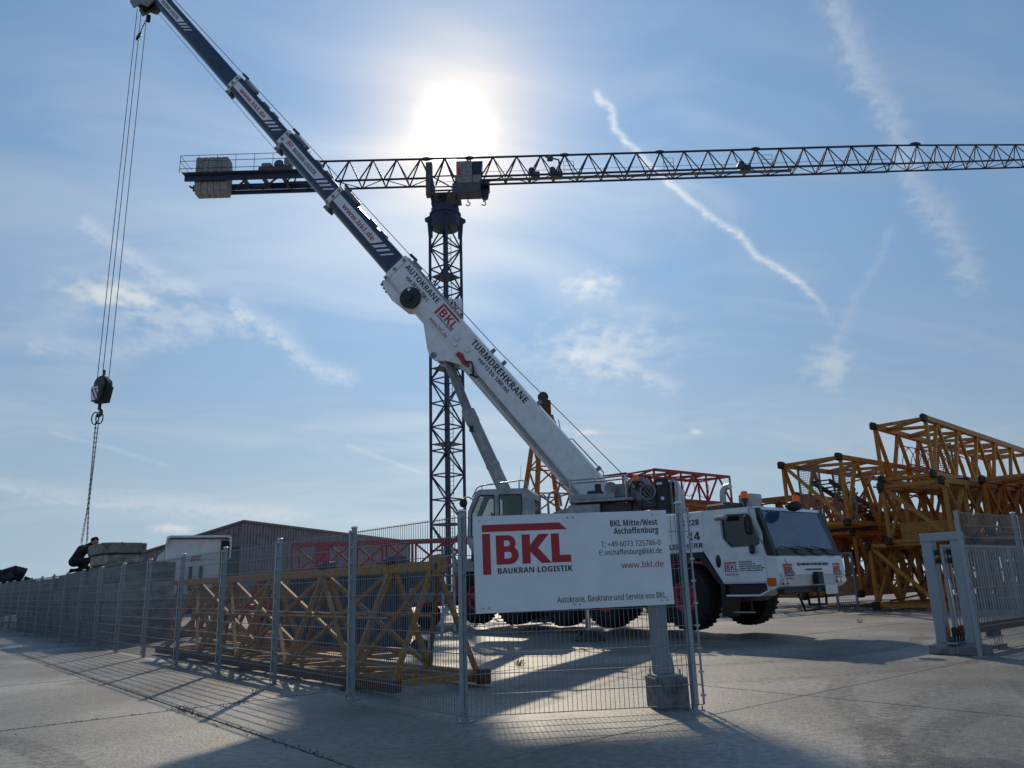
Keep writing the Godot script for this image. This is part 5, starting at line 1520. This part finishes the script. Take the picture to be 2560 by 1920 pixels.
func make_yellow_pile() -> void:
	# end faces along U, lengths along V; local x = U, -z = V
	var g := "yellow mast sections stacked in the yard"
	var rows := [
		["yellow lattice mast section lying on the ground under the others at the gate", -13.15, 1.22, 28.3, 2.2, 2.1, 11.0, 6, M.yellow],
		["yellow lattice section in the middle of the pile over the ground section", -12.35, 3.36, 28.2, 2.1, 1.95, 12.0, 7, M.yellow_worn],
		["topmost yellow lattice section of the pile, jutting up against the sky", -13.2, 5.83, 29.9, 1.9, 2.1, 12.0, 6, M.yellow],
		["wide yellow lattice section holding grey ladder parts beside the topmost one", -16.25, 4.45, 28.5, 2.5, 2.5, 9.0, 4, M.yellow],
		["yellow lattice section low behind the crane's driver cab", -16.6, 1.72, 29.6, 2.3, 2.3, 11.0, 6, M.orange],
		["yellow lattice section at the back of the pile, half hidden", -19.4, 1.55, 30.5, 2.2, 2.2, 10.0, 6, M.yellow_worn],
		["orange lattice section resting on the half hidden one at the back", -19.6, 3.75, 31.2, 2.0, 1.9, 9.0, 5, M.orange],
		["yellow lattice section leaning out of the pile above the sliding gate", -10.0, 1.3, 29.4, 2.0, 2.1, 11.0, 6, M.yellow_worn],
		["orange lattice section tucked between the gate and the middle yellow section", -9.9, 3.5, 30.6, 2.0, 1.9, 11.0, 6, M.orange],
		["rust-brown lattice section lying deep inside the pile beneath the wide one", -16.4, 3.0, 33.5, 2.2, 1.6, 9.0, 5, M.yellow_worn],
	]
	for i in rows.size():
		var q: Array = rows[i]
		var n := yard_thing("mast_section", q[0], "crane part", q[1], q[3], g)
		var tilt: float = [0.0, 0.006, -0.03, -0.012, 0.0, 0.01, -0.01, 0.0, 0.0, 0.0][i]
		var turn: float = [0.0, 0.02, 0.03, -0.01, 0.02, -0.03, 0.04, -0.02, 0.02, 0.03][i]
		n.position.y = q[2]
		n.rotation.y += turn
		lattice_box(n, Vector3.ZERO, Vector3(0, tilt, -1).normalized(), Vector3.UP, q[6], q[4], q[5], q[7], 0.19 if i != 3 else 0.17, 0.115, q[8], null, false, 2 if i in [2, 3] else 4)
		for s in [-1, 1]:
			for t in [-1, 1]:
				soft(n, "joint_lug", Vector3(s * q[4] * 0.5, t * q[5] * 0.5, 0.12), Vector3(0.18, 0.3, 0.4), 0.05, M.joint_brown)
		for k in 16:
			var z0 := -rng.randf_range(0.3, q[6] - 2.0)
			var a := Vector3(rng.randf_range(-0.45, 0.45) * q[4], rng.randf_range(-0.45, 0.45) * q[5], z0)
			var e := Vector3(rng.randf_range(-0.45, 0.45) * q[4], rng.randf_range(-0.45, 0.45) * q[5], z0 - rng.randf_range(0.8, 2.0))
			if i != 2:
				bar(n, "stored_bar", a, e, 0.06, 0.06, [M.yellow, M.orange, M.rust, M.dark_steel][k % 4])
		for k in (int(q[7]) + 1 if not i in [2, 3] else 0):
			for s in [-1, 1]:
				box(n, "gusset", Vector3(s * (q[4] * 0.5 + 0.1), q[5] * 0.5 - 0.12, -k * q[6] / q[7]), Vector3(0.02, 0.22, 0.34), q[8])
		if i in [0, 1, 3, 4]:
			bar(n, "end_brace", Vector3(-q[4] * 0.5, q[5] * 0.5, 0.0), Vector3(q[4] * 0.5, -q[5] * 0.5, 0.0), 0.13, 0.11, q[8])
		if i in [1, 4, 5, 7, 8, 9]:
			soft(n, "plate", Vector3(0.1, -q[5] * 0.5 + 0.35, -0.5), Vector3(q[4] * 0.9, 0.6, 0.03), 0.004, q[8])
			soft(n, "side_plate", Vector3(0.1, 0.1, -3.5), Vector3(0.03, q[5] * 0.85, 1.6), 0.004, M.orange)
	# bearers between the layers
	for q in [[-13.0, 2.30, 29.5, "on the ground section, at its open end"], [-13.0, 2.30, 36.0, "on the ground section, far along it"], [-13.0, 4.56, 31.0, "under the end of the topmost section"], [-13.0, 4.56, 38.0, "under the far part of the topmost section"], [-16.3, 3.02, 30.2, "under the end of the wide section"], [-16.3, 3.02, 35.5, "under the far part of the wide section"]]:
		var b := yard_thing("timber_bearer", "dark timber bearer lying " + q[3], "timber", q[0], q[2], "bearers in the yellow pile")
		soft(b, "beam", Vector3(0, q[1], 0), Vector3(3.0, 0.16, 0.2), 0.01, M.joint_brown)
	# walkway mesh and ladder cages in grey steel inside the pile
	for q in [[-16.7, 4.4, 29.0, 0.9, 2.2, "inside the wide section, before the steel stair"], [-15.6, 4.3, 29.6, 0.8, 2.0, "inside the wide section, next to the topmost section"], [-15.0, 1.0, 27.6, 0.75, 2.1, "standing on the ground beside the driver cab"], [-13.8, 5.7, 34.0, 1.4, 1.4, "high inside the topmost yellow section"]]:
		screen(q[0], q[1], q[2], q[3], q[4], q[5])
	var lad := yard_thing("ladder_cage", "dark steel ladder with round safety hoops lying inside the pile", "ladder", -13.6, 30.6)
	for x in [-0.25, 0.25]:
		rod(lad, "ladder_rail", Vector3(x, 5.35, 0.2), Vector3(x, 5.1, -6.2), 0.03, M.red_steel)
	for i in 8:
		var pts := []
		for k in 11:
			var a := PI * k / 10
			pts.append(Vector3(cos(a) * 0.42, 5.35 + sin(a) * 0.75, -0.1 - i * 0.75))
		tube(lad, "hoop", pts, 0.016, M.red_steel, 5)
	rod(lad, "hoop_rail", Vector3(0.0, 6.1, 0.1), Vector3(0.0, 6.08, -5.8), 0.02, M.red_steel)
	var st2 := yard_thing("steel_stair", "dark grey steel stair with open treads lying tilted inside the wide section", "stair", -16.2, 28.8)
	for x in [-0.35, 0.35]:
		bar(st2, "stringer", Vector3(x, 4.9, -0.2), Vector3(x, 3.5, -5.0), 0.05, 0.2, M.dark_steel)
	for i in 14:
		var f := i / 13.0
		box(st2, "tread", Vector3(0, lerpf(4.95, 3.55, f), lerpf(-0.25, -4.9, f)), Vector3(0.7, 0.03, 0.22), M.dark_steel)

func screen(u: float, y: float, v: float, w: float, h: float, where: String) -> void:
	var s := yard_thing("mesh_screen", "grey framed expanded metal screen " + where, "mesh screen", u, v, "mesh screens in the pile")
	var st := start()
	var n := int(w / 0.07)
	for i in n + 1:
		sbar(st, Vector3(-w / 2 + i * w / n, y - h / 2, 0), Vector3(-w / 2 + i * w / n, y + h / 2, 0), 0.014, 0.006, Vector3.RIGHT, false)
	n = int(h / 0.09)
	for i in n + 1:
		sbar(st, Vector3(-w / 2, y - h / 2 + i * h / n, 0), Vector3(w / 2, y - h / 2 + i * h / n, 0), 0.006, 0.016, Vector3.UP, false)
	tag(put(s, "expanded_metal", finish(st), M.mesh_grey), "", "", "", "stuff")
	for x in [-w / 2, w / 2]:
		box(s, "frame_bar", Vector3(x, y, 0), Vector3(0.07, h + 0.07, 0.05), M.mesh_grey)
	for t in [-h / 2, h / 2]:
		box(s, "frame_bar", Vector3(0, y + t, 0), Vector3(w - 0.072, 0.07, 0.05), M.mesh_grey)

func make_back_stacks() -> void:
	# stacks behind the mobile crane: orange below, red on top
	var rows := [
		["orange lattice section at the bottom of the stack behind the mobile crane", -24.2, 1.3, 25.6, 2.0, 2.0, 11.0, 6, M.orange],
		["orange lattice section over the bottom one behind the mobile crane", -23.8, 3.6, 25.2, 2.0, 2.1, 12.0, 6, M.orange],
		["orange lattice section standing further back behind the mobile crane", -28.0, 3.5, 22.0, 2.0, 1.7, 11.0, 6, M.yellow_worn],
	]
	for i in rows.size():
		var q: Array = rows[i]
		var n := yard_thing("mast_section", q[0], "crane part", q[1], q[3], "orange sections behind the mobile crane")
		n.position.y = q[2]
		lattice_box(n, Vector3.ZERO, Vector3(0, 0, -1), Vector3.UP, q[6], q[4], q[5], q[7], 0.15, 0.085, q[8])
		soft(n, "side_plate", Vector3(1.0, 0, -3.0), Vector3(0.04, q[5] * 0.8, 4.0), 0.005, M.red_steel)
	var r := yard_thing("jib_section", "red lattice jib head resting on top of the orange stack behind the crane", "crane part", -23.7, 26.6, "red jib sections")
	lattice_box(r, Vector3(0, 5.45, 0), Vector3(0, 0, -1), Vector3.UP, 5.6, 1.9, 1.3, 3, 0.12, 0.07, M.red_steel, null, false, 3)
	put(r, "pointed_end", prism(pv([1.6, 5.95, 0.0, 6.2, 0.0, 6.02, 1.55, 5.8]), -0.9, -0.75, 0.01), M.red_steel, Transform3D(Basis(Vector3.UP, PI / 2), Vector3.ZERO))
	put(r, "pointed_end", prism(pv([1.6, 5.95, 0.0, 6.2, 0.0, 6.02, 1.55, 5.8]), 0.75, 0.9, 0.01), M.red_steel, Transform3D(Basis(Vector3.UP, -PI / 2), Vector3.ZERO))
	for i in 4:
		var pts := []
		for k in 9:
			var a := TAU * k / 8
			pts.append(Vector3(0.3 + cos(a) * 0.35, 5.5 + sin(a) * 0.4, -1.0 - i * 1.1))
		tube(r, "ladder_hoop", pts, 0.016, M.red_steel, 5)

func make_truck() -> void:
	# rear of a white truck cab showing over the blocks
	var t := thing("truck", "white truck seen from behind with roof wind deflector, above the concrete blocks", "truck", Vector3(-13.6, 0, -33.2), 24.0)
	var w := 2.35
	put(t, "cab", prism(pv([-1.18, 1.3, 1.0, 1.3, 1.0, 3.54, 0.9, 3.6, -1.1, 3.6, -1.18, 3.5]), -2.0, 0.0, 0.05), M.white_paint)
	put(t, "deflector", prism(pv([-1.2, 3.3, -1.16, 3.66, -1.02, 3.72, 1.32, 3.72, 1.4, 3.6, 1.4, 2.75, 1.33, 2.75, 1.33, 3.55, 1.24, 3.63, -1.0, 3.63, -1.1, 3.56, -1.14, 3.3]), -1.4, 0.25, 0.01), M.white_paint)
	soft(t, "side_fairing_and_gap", Vector3(1.17, 2.35, -0.75), Vector3(0.3, 2.3, 1.5), 0.04, M.black)  # black box standing in for the dark gap beside the cab
	put(t, "side_fairing_and_gap", prism(pv([-1.19, 3.2, -1.45, 2.95, -1.62, 2.3, -1.6, 2.1, -1.19, 2.2]), -1.9, -1.2, 0.03), M.white_paint)
	soft(t, "rear_panel", Vector3(-0.1, 2.98, 0.01), Vector3(1.9, 0.5, 0.03), 0.012, M.white_paint)
	soft(t, "rear_panel", Vector3(-0.1, 2.15, 0.01), Vector3(1.9, 0.9, 0.03), 0.012, M.white_paint)
	logo(t, -0.15, 2.88, 0.4, 0.26, 0.026, false, false)
	for x in [-0.15, 0.25]:
		soft(t, "air_hose_stand", Vector3(x, 1.95, 0.08), Vector3(0.13, 1.0, 0.1), 0.02, M.dark_steel)
	soft(t, "cab_steps", Vector3(0.5, 1.45, 0.1), Vector3(1.0, 0.2, 0.3), 0.03, M.dark_steel)
	soft(t, "truck_frame", Vector3(0, 0.8, 1.5), Vector3(0.9, 0.3, 7.0), 0.03, M.chassis_dark)
	for z in [-1.2, 2.5, 3.8]:
		for x in [-1.0, 1.0]:
			put(t, "wheel", tyre_small(), M.rubber, Transform3D(Basis(Vector3.UP, PI / 2) * Basis.from_scale(Vector3(1.2, 1.2, 1.2)), Vector3(x, 0.5, z)))

# ------------------------------------------------------------------ worker
func field_mesh(bones: Array, cell: float, k: float) -> ArrayMesh:
	# bones: [a, b, radius at a, radius at b]; tapered capsules joined smoothly, meshed as surface nets
	var lo := Vector3(99, 99, 99)
	var hi := -lo
	for b in bones:
		for e in 2:
			var r: Vector3 = Vector3.ONE * (b[2 + e] + cell * 3)
			lo = lo.min(b[e] - r)
			hi = hi.max(b[e] + r)
	var n := Vector3i(((hi - lo) / cell).ceil()) + Vector3i.ONE
	var f := PackedFloat32Array()
	f.resize(n.x * n.y * n.z)
	f.fill(9.0)
	var at := func(x: int, y: int, z: int) -> int: return (z * n.y + y) * n.x + x
	for b in bones:
		var pad: float = maxf(b[2], b[3]) + cell * 3 + k
		var s := Vector3i(((b[0] as Vector3).min(b[1]) - Vector3.ONE * pad - lo) / cell).clamp(Vector3i.ZERO, n - Vector3i.ONE)
		var e := Vector3i(((b[0] as Vector3).max(b[1]) + Vector3.ONE * pad - lo) / cell).clamp(Vector3i.ZERO, n - Vector3i.ONE)
		var ab: Vector3 = b[1] - b[0]
		var l2 := maxf(ab.length_squared(), 1e-6)
		for z in range(s.z, e.z + 1):
			for y in range(s.y, e.y + 1):
				for x in range(s.x, e.x + 1):
					var p := lo + Vector3(x, y, z) * cell
					var t := clampf((p - b[0]).dot(ab) / l2, 0, 1)
					var d: float = (p - b[0] - ab * t).length() - lerpf(b[2], b[3], t)
					var i: int = (z * n.y + y) * n.x + x
					var o := f[i]
					var h := maxf(k - absf(o - d), 0.0) / k
					f[i] = minf(o, d) - h * h * k * 0.25
	var idx := {}
	var vs := PackedVector3Array()
	for z in n.z - 1:
		for y in n.y - 1:
			for x in n.x - 1:
				var sum := Vector3.ZERO
				var cnt := 0
				var base: int = (z * n.y + y) * n.x + x
				var c8 := [f[base], f[base + 1], f[base + n.x], f[base + n.x + 1], f[base + n.x * n.y], f[base + n.x * n.y + 1], f[base + n.x * n.y + n.x], f[base + n.x * n.y + n.x + 1]]
				var inside := 0
				for q in c8:
					if q < 0: inside += 1
				if inside == 0 or inside == 8: continue
				for e in [[0, 1], [2, 3], [4, 5], [6, 7], [0, 2], [1, 3], [4, 6], [5, 7], [0, 4], [1, 5], [2, 6], [3, 7]]:
					var a: float = c8[e[0]]
					var b2: float = c8[e[1]]
					if (a < 0) != (b2 < 0):
						var t := a / (a - b2)
						var pa := Vector3(e[0] & 1, (e[0] >> 1) & 1, e[0] >> 2)
						var pb := Vector3(e[1] & 1, (e[1] >> 1) & 1, e[1] >> 2)
						sum += pa.lerp(pb, t)
						cnt += 1
				idx[base] = vs.size()
				vs.append(lo + (Vector3(x, y, z) + sum / cnt) * cell)
	var st := SurfaceTool.new()
	st.begin(Mesh.PRIMITIVE_TRIANGLES)
	st.set_smooth_group(0)
	var step := [1, n.x, n.x * n.y]
	for z in range(1, n.z - 1):
		for y in range(1, n.y - 1):
			for x in range(1, n.x - 1):
				var base: int = (z * n.y + y) * n.x + x
				for ax in 3:
					if (f[base] < 0) == (f[base + step[ax]] < 0): continue
					var s1: int = step[(ax + 1) % 3]
					var s2: int = step[(ax + 2) % 3]
					var q := [base, base - s1, base - s1 - s2, base - s2]
					if not (idx.has(q[0]) and idx.has(q[1]) and idx.has(q[2]) and idx.has(q[3])): continue
					var order := [0, 1, 2, 0, 2, 3] if f[base] > 0 else [0, 2, 1, 0, 3, 2]
					for o in order:
						st.add_vertex(vs[idx[q[o]]])
	st.index()
	st.generate_normals()
	return st.commit()

func make_worker() -> void:
	# bends down over the slings, one knee up, facing the chamfered slabs (+x)
	var p := thing("person", "worker in black clothes and cap crouching on the blocks, reaching for the chains", "person", yd(-32.2, 2.19, 5.76), 30.0)
	p.scale = Vector3.ONE * 1.12
	var V3 := func(x: float, y: float, z: float) -> Vector3: return Vector3(x, y, z)
	var hip := Vector3(-0.18, 0.36, 0)
	var chest := Vector3(0.02, 0.72, 0)
	var neck := Vector3(0.2, 0.88, 0)
	var head := Vector3(0.32, 0.97, 0)
	var bones := [
		[hip + Vector3(0, 0, -0.09), hip + Vector3(0, 0, 0.09), 0.15, 0.15], [hip, chest, 0.16, 0.175], [chest + Vector3(0, 0, -0.12), chest + Vector3(0, 0, 0.12), 0.13, 0.13], [chest, neck, 0.15, 0.075], [neck, head, 0.06, 0.07],
		[hip + Vector3(0.02, 0, 0.11), Vector3(0.26, 0.42, 0.15), 0.105, 0.075], [Vector3(0.26, 0.42, 0.15), Vector3(0.08, 0.10, 0.15), 0.07, 0.05], [Vector3(0.08, 0.07, 0.15), Vector3(0.26, 0.05, 0.16), 0.05, 0.045],
		[hip + Vector3(0.02, 0, -0.11), Vector3(0.22, 0.16, -0.15), 0.105, 0.075], [Vector3(0.22, 0.15, -0.15), Vector3(-0.22, 0.08, -0.15), 0.07, 0.05], [Vector3(-0.24, 0.10, -0.15), Vector3(-0.27, 0.04, -0.15), 0.05, 0.04],
		[chest + Vector3(0.05, 0.06, 0.19), Vector3(0.26, 0.56, 0.2), 0.065, 0.052], [Vector3(0.26, 0.56, 0.2), Vector3(0.46, 0.42, 0.12), 0.048, 0.034],
		[chest + Vector3(0.05, 0.06, -0.19), Vector3(0.3, 0.6, -0.2), 0.065, 0.052], [Vector3(0.3, 0.6, -0.2), Vector3(0.5, 0.48, -0.1), 0.048, 0.034],
	]
	put(p, "body", field_mesh(bones, 0.024, 0.05), M.clothes)
	# head: skull, jaw, nose, ears, then cap
	var hb := [[head, head + Vector3(0.03, 0.06, 0), 0.092, 0.098], [head + Vector3(0.05, -0.02, 0), head + Vector3(0.10, -0.05, 0), 0.062, 0.042], [head + Vector3(0.12, 0.02, 0), head + Vector3(0.135, -0.0, 0), 0.014, 0.018], [head + Vector3(-0.0, 0.03, 0.095), head + Vector3(0.0, 0.0, 0.095), 0.02, 0.014], [head + Vector3(-0.0, 0.03, -0.095), head + Vector3(0.0, 0.0, -0.095), 0.02, 0.014]]
	put(p, "head", field_mesh(hb, 0.012, 0.02), M.skin)
	put(p, "cap", field_mesh([[head + Vector3(0.0, 0.075, 0), head + Vector3(0.05, 0.10, 0), 0.10, 0.088], [head + Vector3(0.12, 0.07, -0.04), head + Vector3(0.12, 0.07, 0.04), 0.02, 0.02]], 0.014, 0.03), M.clothes)
	for s in [-1, 1]:
		var w := Vector3(0.46, 0.42, 0.12) if s > 0 else Vector3(0.5, 0.48, -0.1)
		var d := Vector3(0.85, -0.5, -0.1 * s).normalized()
		var side := Vector3(0, 0, 1)
		var hbones := [[w, w + d * 0.06, 0.03, 0.034]]
		for i in 4:
			var root := w + d * 0.075 + side * (i - 1.5) * 0.019
			var ln: float = [0.065, 0.075, 0.07, 0.055][i]
			hbones.append([root, root + d * ln * 0.55, 0.0095, 0.009])
			hbones.append([root + d * ln * 0.55, root + d * ln * 0.75 + Vector3(-0.01, -ln * 0.45, 0), 0.009, 0.008])
		hbones.append([w + d * 0.03 + Vector3(0, 0, -0.03 * s), w + d * 0.08 + Vector3(0, 0.0, -0.055 * s), 0.011, 0.009])
		put(p, "hand", field_mesh(hbones, 0.006, 0.008), M.skin)

func make_small() -> void:
	# heap of dark scrap at the far end of the fence
	var r := RandomNumberGenerator.new()
	r.seed = 12
	var h := thing("scrap_heap", "heap of dark scrap machinery showing above the far end of the fence", "scrap heap", yd(-57.0, 0, 6.2))
	h.scale = Vector3(1.5, 1.45, 1.5)
	for i in 90:
		var a := r.randf() * TAU
		var d := r.randf() * 1.5
		var y := (2.3 - d * 0.75) * r.randf_range(0.3, 1.0)
		var s := Vector3(r.randf_range(0.3, 1.0), r.randf_range(0.06, 0.4), r.randf_range(0.15, 0.6))
		put(h, "scrap_piece", cbox(s, 0.015), [M.chassis_dark, M.dark_steel, M.joint_brown, M.black][i % 4], Transform3D(Basis.from_euler(Vector3(r.randf() * 3, r.randf() * 6, r.randf() * 3)), Vector3(cos(a) * d * 1.2, y * 0.95, sin(a) * d)))
	# weeds in the joints
	var st := start()
	for q in [[461, 1778, 26, 0.08], [480, 1783, 14, 0.05], [440, 1772, 10, 0.04], [600, 1761, 10, 0.08], [560, 1768, 8, 0.05], [635, 1735, 7, 0.12], [495, 1790, 12, 0.05], [545, 1812, 8, 0.03], [620, 1832, 8, 0.03], [1299, 1664, 40, 0.12], [2150, 1557, 16, 0.14], [1612, 1697, 5, 0.05]]:
		var d := pixel_ray(q[0], q[1])
		var at := Vector3(0, EYE, 0) + d * (EYE / -d.y)
		for i in int(q[2]):
			var a := r.randf() * TAU
			var o := at + Vector3(cos(a), 0, sin(a)) * r.randf() * 0.09
			var tip := o + Vector3(cos(a) * 0.06, q[3] * r.randf_range(0.4, 1.0), sin(a) * 0.06)
			var w := Vector3(-sin(a), 0, cos(a)) * 0.005
			for v in [o - w, o + w, tip]:
				st.add_vertex(v)
			for v in [o.lerp(tip, 0.6) - w * 2, o.lerp(tip, 0.6) + w * 2, o.lerp(tip, 0.9) + Vector3(0.03, 0, 0.01)]:
				st.add_vertex(v)
	var wd := put(self, "weeds", finish(st), M.plant)
	tag(wd, "small green weeds growing in the joints between the concrete slabs", "weeds", "", "stuff")
	var ps := start()
	for i in 1500:
		var o := Vector3(r.randf_range(-9, 12), 0.0, r.randf_range(-5, -24))
		if i > 420:                                   # crumbled edges along two of the joints
			o = yd(r.randf_range(-24.0, -4.5), 0.0, 3.12 + r.randfn(0.0, 0.022)) if i % 3 else yd(-10.35 + r.randfn(0.0, 0.02), 0.0, r.randf_range(-1.0, 8.0))
		var w := r.randf_range(0.004, 0.013)
		var t := r.randf() * TAU
		var k: Array = []
		for e in 4:
			k.append(o + Vector3(cos(t + e * PI / 2) * w, 0.001, sin(t + e * PI / 2) * w * 0.7))
		var top := o + Vector3(r.randf_range(-0.3, 0.3) * w, w * 0.9, 0)
		for e in 4:
			for v in [k[e], k[(e + 1) % 4], top]:
				ps.add_vertex(v)
	tag(put(self, "gravel", finish(ps), M.dark_steel), "tiny dark stones and crumbs scattered over the concrete slabs", "gravel", "", "stuff")
	# odds and ends behind the fence lying by the fence foot behind it
	var sl := yard_thing("steel_offcut", "small dark steel offcut lying on the slabs behind the fence", "offcut", -16.6, 6.0)
	soft(sl, "block_piece", Vector3(0, 0.12, 0), Vector3(0.7, 0.24, 0.35), 0.03, M.dark_steel)
	soft(sl, "block_piece", Vector3(0.5, 0.07, 0.05), Vector3(0.4, 0.14, 0.25), 0.02, M.dark_steel)
	var dr := yard_thing("steel_wedge", "small dark wheel chock left on the slabs behind the yellow jib section", "wheel chock", -14.6, 9.1)
	put(dr, "chock", prism(pv([-0.25, 0.0, 0.25, 0.0, 0.25, 0.26, 0.12, 0.3, -0.25, 0.08]), -0.14, 0.14, 0.02), M.black)
